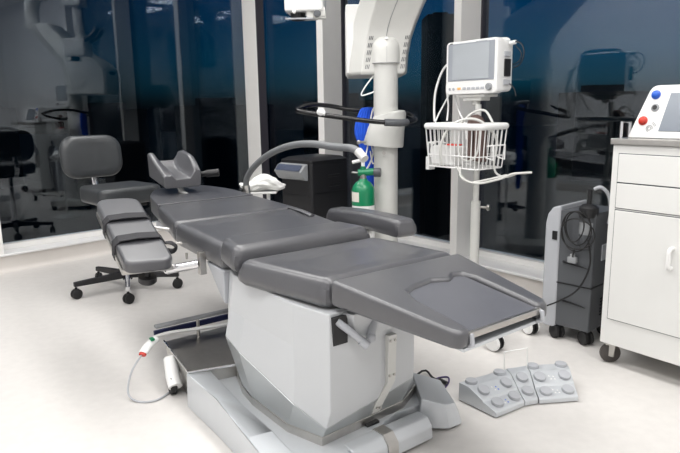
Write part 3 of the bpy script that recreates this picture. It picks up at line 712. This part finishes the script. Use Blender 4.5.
# ------------------------------------------------------------------ patient monitor and stand
YM = radians(-53.7)
ST = thing('monitor_stand', 'white rolling pole stand with wire basket under the patient monitor', 'stand', (.768,3.40,0))
MB().cyl((0,0,.66),(0,0,1.20),.017,16).build('upper_pole', 'offwhite', ST)
MB().cyl((0,0,.08),(0,0,.665),.0265,20).build('lower_pole', 'offwhite', ST)
k = MB(); k.cyl((.025,-.01,.632),(.06,-.03,.632),.007,10); k.lathe([(0,0),(.018,0),(.02,.006),(.018,.014),(0,.014)],(.058,-.028,.632),8,(.85,-.5,0)); k.build('height_knob', 'steel', ST)
def mon_star():
    for k, (tx, ty) in enumerate(((-.008,-.545),(.235,-.33),(.33,.16),(-.08,.36),(-.37,.06))):
        a = math.atan2(ty, tx); R = math.hypot(tx, ty); c, s = cos(a), sin(a)
        pts = lambda d, w, zb, zt: [(c*d - s*w, s*d + c*w, zb),(c*d + s*w, s*d - c*w, zb),(c*d + s*w*.7, s*d - c*w*.7, zt),(c*d - s*w*.7, s*d + c*w*.7, zt)]
        l = MB(); l.loft([pts(.02,.03,.075,.125), pts(R+.01,.018,.088,.108)]); l.build('base_leg', 'offwhite', ST, bevel=.006)
        fa = (.75,.35,2.,.5,1.)[k]; ax = V(cos(fa), sin(fa), 0); p = V(c*R, s*R, .042)
        bd = MB(); 
        for sg in (-1,1): bd.lathe([(0,-.011),(.034,-.011),(.040,-.005),(.040,.011),(0,.011)] if sg < 0 else [(0,-.011),(.040,-.011),(.040,.005),(.034,.011),(0,.011)], p+ax*sg*.021, 20, ax)
        bd.cyl(p+V(0,0,.03), p+V(0,0,.06), .012, 10)
        bo = bd.build('caster_cover', 'white', ST)
        tw = MB()
        for sg in (-1,1): tw.lathe([(0,-.005),(.042,-.005),(.042,.005),(0,.005)], p+ax*sg*.012, 20, ax)
        tw.build('caster_wheel', 'rubber', bo)
mon_star()
# wire basket (local rotation about pole)
def basket():
    B0 = Matrix.Rotation(YM,3,'Z'); off = V(-.075,-.03,0)
    W, D = .40, .24; zb, zt = .865, 1.085
    def P(x,y,z): return B0 @ V(x,y,0) + off + V(0,0,z)
    rim = MB(); rim.tube([P(x,y,zt) for x,y in rrect(W,D,.045,5)],   .018, 10, closed=True); ro = rim.build('basket_rim', 'white', ST)
    w = MB(); sc = .90
    base = rrect(W*sc, D*sc, .03, 4)
    w.tube([P(x,y,zb) for x,y in base], .004, 6, closed=True)
    for zz, s2 in ((.93,.93),): w.tube([P(x,y,zz) for x,y in rrect(W*s2,D*s2,.035,4)], .003, 6, closed=True)
    def edge(n, xa, ya, xb, yb):
        for k in range(n):
            t = (k+.5)/n; x, y = xa+(xb-xa)*t, ya+(yb-ya)*t
            w.tube([P(x*sc,y*sc,zb), P(x,y,zt)], .0028, 6)
    h, e = W/2, D/2
    edge(13,-h,-e,h,-e); edge(13,-h,e,h,e); edge(7,-h,-e,-h,e); edge(7,h,-e,h,e)
    for k in range(9):
        x = (-h + W*(k+.5)/9)*sc; w.tube([P(x,-e*sc,zb),P(x,e*sc,zb)], .0025, 6)
    for s in (-1,1):
        w.tube([P(s*h*.96,-.045,.985),P(s*(h+.035),-.045,.99),P(s*(h+.035),.045,.99),P(s*h*.96,.045,.985)], .0045, 6)
        w.tube([P(s*h*.94,-.045,.925),P(s*(h+.035),-.045,.915),P(s*(h+.035),-.045,.99)], .0045, 6)
        w.tube([P(s*h*.94,.045,.925),P(s*(h+.035),.045,.915),P(s*(h+.035),.045,.99)], .0045, 6)
    w.build('basket_wires', 'white', ro)
    return P
BP = basket()
def bw(x,y,z): return BP(x,y,z) + V(.768,3.40,0)
bx = MB(); R0 = Matrix.Rotation(YM,3,'Z')
bx.box(bw(-.09,-.035,.925),(.17,.10,.105), rz=YM); tag(rehome(bx.build('accessory_case', 'white', bevel=.012, seg=3), bw(-.09,-.035,.87)), 'white plastic case lying in the left of the wire basket', 'case')
rd = MB(); rd.box(bw(-.06,-.02,.982),(.09,.05,.009), rz=YM); tag(rehome(rd.build('red_pouch', 'red', bevel=.005), bw(-.06,-.02,.978)), 'flat red pouch lying on top of the white case in the basket', 'pouch')
cf = MB()
cf.tube([bw(.03,.02,.90),bw(.03,.015,.99),bw(.03,.01,1.095),bw(.05,.02,1.125),bw(.085,.02,1.085),bw(.10,.01,.96),bw(.11,.0,.90)], .042, 12, smooth=3, flat=.45)
tag(rehome(cf.build('pressure_cuff', 'brown', sharp=70), bw(.05,0,.87)), 'rolled brown blood pressure cuff standing in the middle of the basket', 'cuff')
# monitor body
MO = thing('patient_monitor', 'white patient monitor with blank grey screen on top of the pole stand', 'monitor', (.765,3.44,1.20), YM)
# local x: along the screen (left to right as seen), local -y: screen normal
Wm, Hm, Dm = .362, .285, .15
def mon():
    p = rrect(Wm, Hm, .022, 4)
    m = MB(); z0 = .055 + Hm/2
    rings = [[(x*.985,-.055,z0+z*.985) for x,z in p],[(x,-.048,z0+z) for x,z in p],[(x,-.01,z0+z) for x,z in p],[(x*.96,.015,z0+z*.96) for x,z in p],[(x*.94,.075,z0+z*.93) for x,z in p],[(x*.90,.09,z0+z*.88) for x,z in p]]
    m.loft(rings); b = m.build('housing', 'white', MO, bevel=.003, seg=2)
    bz = MB(); bz.box((0,-.0555,z0+.03),(Wm-.035,.003,Hm-.085)); bzo = bz.build('screen_bezel', 'bezel', MO, bevel=.001)
    MB().box((.0,-.058,z0+.03),(Wm-.105,.002,Hm-.100)).build('screen', 'screen', MO)
    for i, x in enumerate((-.148,-.120,-.079,-.041,-.009,.023,.055,.087)):
        if i < 2: MB().cyl((x,-.053,z0-.113),(x,-.0575,z0-.113),.008,14).build('button', 'lgrey', MO)
        else: MB().box((x,-.056,z0-.111),(.024,.005,.013)).build('button', 'orange' if i == 2 else 'lgrey', MO, bevel=.002)
    MB().lathe([(0,0),(.019,0),(.019,.010),(.016,.016),(0,.016)],(.135,-.055,z0-.106),22,(0,-1,0)).build('rotary_knob', 'grey', MO)
    MB().box((-.142,-.056,z0+Hm/2-.011),(.020,.002,.006)).build('maker_badge', 'dgrey', MO)
    MB().box((.075,-.0558,z0+Hm/2-.011),(.075,.0012,.004)).build('model_strip', 'lgrey', MO)
    sd = MB(); sd.box((Wm/2-.004,.032,z0-.01),(.012,.05,.09)); sd.build('side_module', 'black', MO, bevel=.004)
    for zz in (.06,-.085): sc = MB(); sc.box((Wm/2-.004,.03,z0+zz),(.010,.055,.027)); sc.build('side_socket', 'lgrey', MO, bevel=.003)
    cn = MB(); cn.cyl((Wm/2-.005,.05,z0+.115),(Wm/2+.03,.05,z0+.118),.011,12); cn.build('cable_plug', 'white', MO)
    hd = MB(); hd.tube([(-.12,.07,z0+Hm/2-.03),(-.11,.10,z0+Hm/2-.0),(.11,.10,z0+Hm/2-.0),(.12,.07,z0+Hm/2-.03)], .012, 10, smooth=4); hd.build('carry_handle', 'white', MO)
    mt = MB(); mt.box((0,.01,.046),(.19,.11,.014)); mt.box((0,.0,.030),(.13,.075,.022)); mt.cyl((0,.0,-.005),(0,0,.03),.022,14); mt.build('mount_plate', 'offwhite', MO, bevel=.003)
mon()
def MW(x,y,z): return R0 @ V(x,y,0) + V(.765,3.44,1.20+z)
c1 = MB(); z0 = .2
c1.tube([MW(-.18,.04,.25),MW(-.225,.03,.245),MW(-.275,.01,.19),MW(-.295,-.02,.08),MW(-.295,-.03,-.02),MW(-.28,-.04,-.095)], .0068, 8, smooth=5)
c1.tube([MW(-.18,.045,.20),MW(-.20,.04,.17),MW(-.19,.02,.09),MW(-.13,.0,-.03),MW(-.05,-.03,-.11),MW(-.02,-.05,-.19)], .0050, 8, smooth=5)
c1.tube([MW(-.18,.045,.23),MW(-.235,.04,.20),MW(-.245,.02,.10),MW(-.21,-.0,.0),MW(-.19,-.03,-.09)], .0050, 8, smooth=5)
c1.tube([MW(-.205,.03,.10),MW(-.235,.01,.03),MW(-.265,-.02,-.05),MW(-.275,-.04,-.10)], .0050, 8, smooth=5)
tag(rehome(c1.build('monitor_leads', 'white'), MW(-.2,0,0)), 'white leads looping from the left side of the monitor into the basket', 'cables')
c2 = MB()
c2.tube([bw(-.06,-.12,.88),bw(-.05,-.135,.99),bw(0,-.11,1.09),bw(.07,-.05,1.125),bw(.13,.0,1.10),bw(.165,.06,1.02),bw(.17,.05,.93)], .0075, 8, smooth=6)
c2.tube([bw(.0,-.05,1.09),bw(.05,.0,1.155),bw(.11,.03,1.165),bw(.165,.03,1.10)], .0065, 8, smooth=6)
c2.tube([bw(.02,-.08,1.0),bw(.05,-.09,.93),bw(.10,-.08,.905),bw(.14,-.06,.95),bw(.14,-.04,1.07)], .006, 8, smooth=6)
tag(rehome(c2.build('coiled_hose', 'offwhite'), bw(0,0,.87)), 'off-white hose coiled over the rim of the wire basket', 'hose')
c3 = MB()
c3.tube([bw(.08,-.12,.875),bw(.10,-.13,.82),bw(.18,-.10,.795),bw(.27,-.03,.82),bw(.31,.02,.845),bw(.36,.07,.85)], .006, 8, smooth=6)
c3.tube([bw(.215,-.02,.93),bw(.225,-.01,.85),bw(.26,.03,.825),bw(.32,.05,.848)], .0055, 8, smooth=6)
c3.tube([bw(.05,-.12,.875),bw(.12,-.11,.80),bw(.20,-.08,.81),bw(.29,.0,.84)], .005, 8, smooth=6)
c3.tube([bw(.31,.03,.846),bw(.345,.055,.850),bw(.38,.085,.853)], .010, 10, smooth=3, flat=.6)
tag(rehome(c3.build('sensor_cable', 'offwhite'), bw(.2,0,.82)), 'pale sensor cable hanging below the right side of the basket', 'cable')
fs = MB(); fs.box(bw(-.245,-.02,.87),(.03,.045,.075), rz=YM); fs.tube([bw(-.245,-.02,.905),bw(-.24,-.02,.96),bw(-.22,0,1.0)], .004, 8, smooth=3)
tag(rehome(fs.build('sensor_clip', 'white', bevel=.008, seg=3), bw(-.245,-.02,.83)), 'white sensor clip hanging off the left end of the basket', 'sensor')
c4 = MB()
c4.tube([MW(Wm/2+.03,.05,.318),MW(Wm/2+.07,.05,.30),MW(Wm/2+.085,.05,.25),MW(Wm/2+.06,.05,.20),MW(Wm/2+.02,.05,.185)], .0035, 8, smooth=6)
c4.tube([MW(Wm/2+.02,.06,.30),MW(Wm/2+.06,.06,.26),MW(Wm/2+.05,.06,.22),MW(Wm/2+.01,.055,.20)], .003, 8, smooth=6)
c4.tube([MW(Wm/2+.0,.05,.105),MW(Wm/2+.03,.05,.08),MW(Wm/2+.045,.05,.04)], .003, 8, smooth=6)
tag(rehome(c4.build('monitor_side_cable', 'black'), MW(.2,.05,.2)), 'dark thin cable looping at the right side of the monitor', 'cable')

# ------------------------------------------------------------------ equipment cart with console (right edge)
AC = radians(-53.3)
CT = thing('supply_cart', 'white metal drawer cart on casters at the right edge', 'cart', (1.205,2.692,0), AC)
CW, CD = .80, .52                                       # local x along the front, local y toward the back
MB().box2((0,.0,.103),(CW,CD,1.018)).build('cabinet_body', 'cream', CT, bevel=.004)
MB().box2((-.008,-.012,1.018),(CW+.008,CD+.012,1.045)).build('steel_top', 'steel', CT, bevel=.003)
def front(z0, z1, name, x0=.032, x1=CW-.032, handle=None):
    g = MB(); g.box2((x0-.0035,-.0012,z0-.0035),(x1+.0035,.003,z1+.0035)); 
    d = MB(); d.box2((x0,-.006,z0),(x1,.01,z1)); do = d.build(name, 'cream', CT, bevel=.0015, seg=1)
    g.build('shadow_gap', 'dgrey', do)
    if handle == 'v':
        h = MB(); h.tube([(x1*.0+.405-.02,-.004,.628),(.385,-.034,.625),(.385,-.034,.515),(.385,-.004,.512)], .009, 10, smooth=3); h.build('door_handle', 'white', do)
    elif handle:
        h = MB(); h.tube([(CW/2-.07,-.004,handle),(CW/2-.07,-.03,handle),(CW/2+.07,-.03,handle),(CW/2+.07,-.004,handle)], .007, 10); h.build('drawer_handle', 'white', do)
front(.856,.978,'drawer', handle=.915); front(.742,.850,'drawer', handle=.79); front(.228,.730,'door', x1=.40, handle=None); front(.228,.730,'door', x0=.408)
dh = [o for o in CT.children if o.name.startswith('door')][0]
h = MB(); h.tube([(.292,-.004,.600),(.292,-.032,.597),(.292,-.034,.56),(.292,-.032,.520),(.292,-.004,.517)], .009, 10, smooth=3); h.build('door_handle', 'white', dh)
for x,y,a in ((.030,.045,-.75),(CW-.06,.05,.3),(.06,CD-.05,.3),(CW-.06,CD-.05,.9)):
    w = MB(); ax = V(cos(a),sin(a),0); p = V(x,y,.046)
    w.lathe([(0,-.013),(.039,-.013),(.046,-.008),(.046,.008),(.039,.013),(0,.013)], p, 22, ax); wo = w.build('caster_wheel', 'tyre', CT)
    fk = MB()
    for s in (-1,1): fk.hexa([p+ax*s*.018+V(*q) for q in ((-.012,-.004,-.012),(.012,-.004,-.012),(.012,.004,-.012),(-.012,.004,-.012),(-.02,-.004,.055),(.02,-.004,.055),(.02,.004,.055),(-.02,.004,.055))])
    fk.box(p+V(0,0,.052),(.06,.06,.008), rz=a); fk.build('caster_fork', 'steel', wo)
tl = MB(); tl.tube([(.015,.03,1.04),(.015,.03,1.112),(.015,.10,1.112),(.015,.10,1.04)], .007, 10); tl.build('top_rail', 'chrome', CT)

CN = thing('surgical_console', 'white surgical console with grey touch screen and coloured knobs on the cart', 'console', CT.matrix_basis @ V(.028,.04,1.0455), AC)
def console():
    Wc, Hc = .56, .222
    # leaning front: bottom at y=0, top at y=.075
    poly = [(0,0),(Wc,0),(Wc-.065,Hc),(.075,Hc)]
    poly = rpoly([(0,0),(Wc,0),(Wc-.062,Hc),(.062,Hc)], [.012,.012,.03,.03], 4)
    ly = lambda z: .02+z*.28
    m = MB(); m.loft([[(x,ly(z),z) for x,z in poly],[(x*.98+.006,.36,z*.94+.0) for x,z in poly]]); m.build('housing', 'white', CN, bevel=.010, seg=3)
    nrm = V(0,-1,.28).normalized()
    def fp(x,z,d=0): return V(x,ly(z),z)+nrm*d
    def quad(x0,z0,x1,z1,x2,z2,x3,z3,name,mm,d0=-.003,d1=.002,par=CN):
        q = MB(); q.loft([[fp(x,z,d0) for x,z in ((x0,z0),(x1,z1),(x2,z2),(x3,z3))],[fp(x,z,d1) for x,z in ((x0,z0),(x1,z1),(x2,z2),(x3,z3))]]); return q.build(name, mm, par, bevel=.001, seg=1)
    quad(.128,.030,.432,.030,.412,.188,.148,.188,'screen','screen2')
    for x,z,r,mm,n in ((.087,.182,.0155,'blueknob','blue_port'),(.095,.128,.0135,'dgrey','dark_port'),(.055,.073,.0155,'red','red_stop_button')):
        rim = MB(); rim.lathe([(0,-.002),(r*1.25,-.002),(r*1.25,.004),(r,.006),(0,.006)], fp(x,z), 22, nrm); ro = rim.build(n, mm if n != 'dark_port' else 'grey', CN)
        kn = MB(); kn.lathe([(0,.0),(r,.0),(r*.95,.014),(r*.6,.019),(0,.02)] if n != 'dark_port' else [(0,0),(r*.75,0),(r*.75,.0075),(0,.0075)], fp(x,z), 22, nrm); kn.build('knob_cap', mm if n != 'dark_port' else 'black', ro)
    # spiral symbol and wifi-like arcs printed beside the stop button
    sy = MB()
    for r, a0, a1 in ((.007,0,2*pi),(.013,-.3,4.6)):
        sy.tube([fp(.088+r*cos(a0+(a1-a0)*k/18), .041+r*sin(a0+(a1-a0)*k/18), .001) for k in range(19)], .0014, 6)
    for r in (.022,.028):
        sy.tube([fp(.088+r*cos(.35+.9*k/8), .041+r*sin(.35+.9*k/8), .001) for k in range(9)], .0013, 6)
    sy.build('printed_symbol', 'grey', CN)
console()

# ------------------------------------------------------------------ oxygen concentrator
OC = thing('suction_machine', 'grey wheeled cabinet machine with pale front shell, beside the white cart', 'medical unit', (1.225,2.87,0), radians(132.5))
# local x: along the long side toward the pale shell, local -y... the visible side faces the camera (y=0)
def conc():
    L, Dp = .235, .27
    # body
    body = [(0,0),(L-.05,0),(L-.05,-Dp),(0,-Dp)]
    m = MB(); m.prism(rpoly(body,.01), .075, .675); bo = m.build('body', 'dgrey', OC, bevel=.006)
    p2 = [(.002,.001),(L-.05,.001),(L-.05,-Dp-.001),(.002,-Dp-.001)]
    MB().prism([(-.004,.004),(L-.05,.004),(L-.05,-Dp-.004),(-.004,-Dp-.004)], .30, .306).build('body_seam', 'black', bo)
    # pale front shell with curved top
    prof = [(L-.06,.06),(L+.01,.06),(L+.02,.10),(L+.02,.60),(L+.010,.65),(L-.015,.685),(L-.06,.70)]
    MB().extr([(x,.006,z) for x,z in prof], (0,-Dp-.012,0)).build('front_shell', 'lgrey', OC, bevel=.010, seg=3)
    MB().box((L-.035,.008,.545),(.026,.006,.045)).build('shell_latch', 'black', OC, bevel=.002)
    g = MB()
    for z in (.20,.40): g = MB(); g.extr([(.02,.003,z),(.15,.003,z+.012),(.15,.003,z+.020),(.06,.003,z+.008)], (0,.006,0)); g.build('side_grip', 'black', bo)
    v = MB()
    for k in range(6): v = MB(); v.box((-.002,-.17,.145+k*.017),(.006,.12,.007)); v.build('vent_slot', 'black', bo)
    MB().box((-.003,-.11,.47),(.004,.05,.08)).build('rating_plate', 'lgrey', bo)
    for x,y in ((.025,-.03),(L-.06,-.02),(.025,-Dp+.03),(L-.06,-Dp+.03)):
        w, b = MB(), MB(); caster(w, b, x, y, 1.1, .036, .022, .016); o = w.build('caster_wheel', 'rubber', OC); b.build('caster_stem', 'black', o)
    # humidifier bottle on the back corner with cap
    bt = MB(); bt.lathe([(0,.50),(.035,.50),(.04,.52),(.04,.63),(.036,.66),(0,.66)], (.045,-.02,0), 20); bt.build('bottle', 'dgrey', OC)
    cp = MB(); cp.lathe([(0,.655),(.044,.655),(.046,.665),(.046,.70),(.03,.715),(.012,.72),(.012,.79),(0,.79)], (.045,-.02,0), 20); cp.build('bottle_cap', 'black', OC)
    bl = MB(); bl.loft([[(.045+.0415*cos(a),-.02+.0415*sin(a),z) for a,z in ((t,.57),(t,.63))] + [(.045+.039*cos(a),-.02+.039*sin(a),z) for a,z in ((t,.63),(t,.57))] for t in [radians(q) for q in range(40,160,12)]]); bl.build('bottle_label', 'grey', OC)
conc()
OCM = OC.matrix_basis
def oc(x,y,z): return OCM @ V(x,y,z)
ch = MB()
for i,(cx_,cz_,rx_,rz_,ph) in enumerate(((.075,.60,.062,.085,0),(.08,.585,.075,.10,.4),(.07,.575,.085,.075,.9),(.085,.61,.05,.075,.2))):
    ch.tube([oc(cx_+rx_*cos(2*pi*k/14+ph), .022+.008*i+.008*sin(4*pi*k/14), cz_+rz_*sin(2*pi*k/14+ph)) for k in range(14)], .0032, 7, closed=True, smooth=2)
ch.tube([oc(.08,.03,.50),oc(.085,.035,.46),oc(.075,.03,.43)], .0042, 7, smooth=3)
ch.tube([oc(.02,.02,.55),oc(.0,.03,.43),oc(.05,.03,.30),oc(.14,.03,.22),oc(.22,.035,.17),oc(.30,.03,.12)], .0042, 7, smooth=6)
kid(ch.build('coiled_cord', 'rubber'), OC)['label'] = 'coiled dark power cord hung over the side'
pg = MB(); pg.box(oc(.09,.028,.44),(.045,.024,.032), rz=radians(132.5)); pg.box(oc(.09,.028,.462),(.022,.018,.02), rz=radians(132.5))
kid(pg.build('power_plug', 'grey', bevel=.005), OC)['label'] = 'grey mains plug on the cord'
ct = MB(); ct.tube([oc(.03,-.03,.79),oc(.0,-.04,.80),oc(-.03,-.06,.76),oc(-.035,-.08,.68),oc(-.02,-.10,.62)], .009, 10, smooth=5)
kid(ct.build('clear_hose', 'lgrey'), OC)

# ------------------------------------------------------------------ foot control
FC = thing('foot_control', 'silver two-wing surgical foot control with round grey buttons on the floor', 'foot pedal', (.594,2.178,0), 0)
def wing(FL, FR, BR, BL, name, btns, kx=.47):
    def P(x,t,z):                                       # x across 0..1, t front to back 0..1
        a = V(*FL,0).lerp(V(*BL,0), t); b = V(*FR,0).lerp(V(*BR,0), t)
        return a.lerp(b, x) - V(.594,2.178,0) + V(0,0,z)
    dp = (V(*BL)-V(*FL)).length
    prof = [(0,.004),(0,.022),(.04,.028),(.34,.044),(.37,.051),(.69,.077),(.75,.080),(1,.080),(1,.004)]
    m = MB(); m.loft([[P(0,y,z) for y,z in prof],[P(1,y,z) for y,z in prof]]); o = m.build(name, 'silver', FC, bevel=.003, seg=2, ang=18)
    u = (P(1,.5,0)-P(0,.5,0)).normalized(); v = V(-u.y,u.x,0)
    def surf(t):
        if t < .34: return .028+(t-.04)*.0533, .26
        if t < .70: return .051+(t-.37)*.0813, .385
        return .080, 0.
    for x,t in btns:
        zt, tilt = surf(t)
        n = (v*-sin(tilt)+V(0,0,cos(tilt)))
        b = MB(); b.lathe([(0,-.004),(.0245,-.004),(.0255,.006),(.0235,.012),(.015,.014),(0,.0145)], P(x,t,zt), 22, n); b.build('button', 'lgrey', o)
    if kx:
        for t in (.19,.53):
            zt, tl = surf(t); n = (v*-sin(tl)+V(0,0,cos(tl))); vv = (v*cos(tl)+V(0,0,sin(tl)))
            for k,(dx,dy) in enumerate(((-.008,.008),(.010,.004),(-.004,-.009),(.012,-.010))):
                c = P(kx,t,zt)+u*dx+vv*dy; h = .0042; g = MB()
                g.loft([[c+u*h-vv*h*.8-n*.001, c+vv*h-n*.001, c-u*h-vv*h*.8-n*.001],[c+u*h-vv*h*.8+n*.0008, c+vv*h+n*.0008, c-u*h-vv*h*.8+n*.0008]])
                g.build('printed_symbol', 'inkblue' if (name == 'left_wing' and k % 2) else 'white', o)
wing((.594,2.178),(.731,2.268),(.705,2.46),(.478,2.335),'left_wing',[(.26,.20),(.78,.20),(.20,.55),(.78,.55),(.16,.86),(.80,.88)])
wing((.733,2.270),(.792,2.288),(.802,2.49),(.707,2.462),'centre_wing',[(.48,.24),(.45,.58)], kx=0)
wing((.795,2.284),(.962,2.305),(.985,2.51),(.804,2.492),'right_wing',[(.22,.18),(.78,.18),(.18,.54),(.80,.54),(.12,.89),(.82,.89)])
bh = MB(); bh.tube([V(.690,2.43,.08)-V(.594,2.178,0),V(.690,2.44,.165)-V(.594,2.178,0),V(.80,2.48,.165)-V(.594,2.178,0),V(.80,2.47,.08)-V(.594,2.178,0)], .0024, 8); bh.build('wire_handle', 'white', FC)

# ------------------------------------------------------------------ loose cables on floor and base
TM = T.matrix_basis
def tb(a,b,z): return TM @ V(a,b,z)
cw = MB(); cw.tube([tb(-1.04,-.20,.20),tb(-1.035,-.12,.207),tb(-1.0,.02,.205),tb(-.98,.12,.205),tb(-.96,.20,.215),tb(-.82,.24,.30)], .0075, 10, smooth=5)
tag(rehome(cw.build('white_cable', 'white'), tb(-1.0,0,.2)), 'thick white cable lying along the steel trough of the table base', 'cable')
wp = MB(); wp.tube([tb(-1.03,-.19,.195),tb(-1.005,-.235,.180),tb(-.985,-.265,.160)], .022, 12, smooth=3, flat=.7)
pl = rehome(wp.build('cable_connector', 'white'), tb(-1.0,-.24,.16)); tag(pl, 'white cable connector with red and green marks at the trough corner', 'connector')
MB().tube([tb(-.985,-.264,.160)-Vector(pl.location),tb(-.980,-.270,.155)-Vector(pl.location)], .017, 12, flat=.7).build('red_ring', 'red', pl)
MB().box(tb(-1.01,-.213,.206)-Vector(pl.location),(.028,.016,.008), rz=TH).build('green_band', 'green', pl)
lc = MB(); lc.tube([tb(-.985,-.272,.155),tb(-.955,-.33,.10),tb(-.92,-.36,.03),tb(-.87,-.34,.006),tb(-.83,-.28,.006),tb(-.87,-.20,.006),tb(-.98,-.10,.006),tb(-1.1,-.05,.006)], .0042, 8, smooth=6)
tag(rehome(lc.build('grey_cord', 'lgrey'), tb(-.87,-.34,.006)), 'thin grey cord looping from the white connector down to the floor', 'cord')
bp = MB(); bp.tube([tb(-.20,.47,.03),(.36,2.58,.02),(.40,2.53,.012),(.425,2.50,.010)], .005, 8, smooth=4); bpo = kid(bp.build('power_cord', 'black'), T); bpo['label'] = 'short black cord with plug'
kid(MB().tube([(.425,2.50,.012),(.455,2.47,.012)], .012, 10, r2=.008).build('cord_plug', 'black'), T, bpo)
pc = MB(); pc.tube([(.36,2.545,.008),(.40,2.525,.005),(.44,2.545,.005),(.472,2.545,.005),(.468,2.50,.005),(.445,2.45,.005),(.425,2.41,.005)], .0035, 8, smooth=6)
tag(rehome(pc.build('purple_cable', 'purple'), (.5,2.45,.005)), 'thin purple cable looping over the floor behind the foot block', 'cable')
p2 = MB(); p2.tube([(.80,2.93,.075),(.86,2.93,.075),(.93,2.95,.078)], .004, 8); tag(rehome(p2.build('cable_tie', 'purple'), (.86,2.93,.075)), 'short purple tie sticking out of the white caster', 'tie')

# ------------------------------------------------------------------ outside: dusk, dark ground and skyline
g = MB(); g.box((0,120,-12.1),(600,500,.2)); g.build('ground', 'ground_ext', kind='structure')
def tower(x, y, w, d, h, label, rz=0.):
    t = thing('building', label, 'building', (x, y, -12), rz, None)
    MB().box2((-w/2,-d/2,0),(w/2,d/2,h+12)).build('facade', 'dark_ext', t)
    MB().box2((-w*.3,-d*.3,h+12),(w*.1,d*.2,h+12+w*.08)).build('roof_plant', 'dark_ext', t)
    return t
tower(9.9,60,3.3,4,9.3,'dark tower outside the window right of the microscope column')
rnd = random.Random(3)
desc = ['far left','left','beyond the corner','middle','behind the monitor','right','far right']
for i, x in enumerate((-66,-42,-19,2,24,47,72)):
    tower(x, 110+rnd.uniform(-5,15), rnd.uniform(12,16), 8, rnd.uniform(1.2,3.2), 'low dark building on the night skyline, %s outside the windows' % desc[i])

# ------------------------------------------------------------------ world: dusk sky
w = bpy.data.worlds.new('dusk'); S.world = w; w.use_nodes = True; nt = w.node_tree
bg = nt.nodes['Background']; tc = nt.nodes.new('ShaderNodeTexCoord'); sp = nt.nodes.new('ShaderNodeSeparateXYZ'); rp = nt.nodes.new('ShaderNodeValToRGB')
nt.links.new(tc.outputs['Generated'], sp.inputs[0]); nt.links.new(sp.outputs['Z'], rp.inputs['Fac']); mr = nt.nodes.new('ShaderNodeMapRange'); mr.interpolation_type = 'SMOOTHSTEP'
for k_, v_ in (('From Min',-.55),('From Max',.22),('To Min',.14),('To Max',1.25)): mr.inputs[k_].default_value = v_
nt.links.new(sp.outputs['X'], mr.inputs['Value'])
vm = nt.nodes.new('ShaderNodeVectorMath'); vm.operation = 'SCALE'
nt.links.new(rp.outputs['Color'], vm.inputs[0]); nt.links.new(mr.outputs['Result'], vm.inputs['Scale']); nt.links.new(vm.outputs['Vector'], bg.inputs['Color'])
cr = rp.color_ramp
cr.elements[0].position = 0.0; cr.elements[0].color = (.001,.002,.004,1)
cr.elements[1].position = 1.0; cr.elements[1].color = (.001,.004,.015,1)
for p, c in ((.012,(.003,.010,.014,1)),(.035,(.003,.034,.055,1)),(.075,(.001,.042,.085,1)),(.16,(.001,.030,.085,1)),(.30,(.001,.015,.05,1))):
    e = cr.elements.new(p); e.color = c
bg.inputs['Strength'].default_value = 1.0

S.view_settings.view_transform = 'Standard'; S.view_settings.look = 'None'; S.view_settings.gamma = 1.0; S.view_settings.use_curve_mapping = False
S.view_settings.exposure = 0.0
S.cycles.max_bounces = 10; S.cycles.transparent_max_bounces = 16; S.cycles.caustics_reflective = False; S.cycles.caustics_refractive = False
S.cycles.use_denoising = True
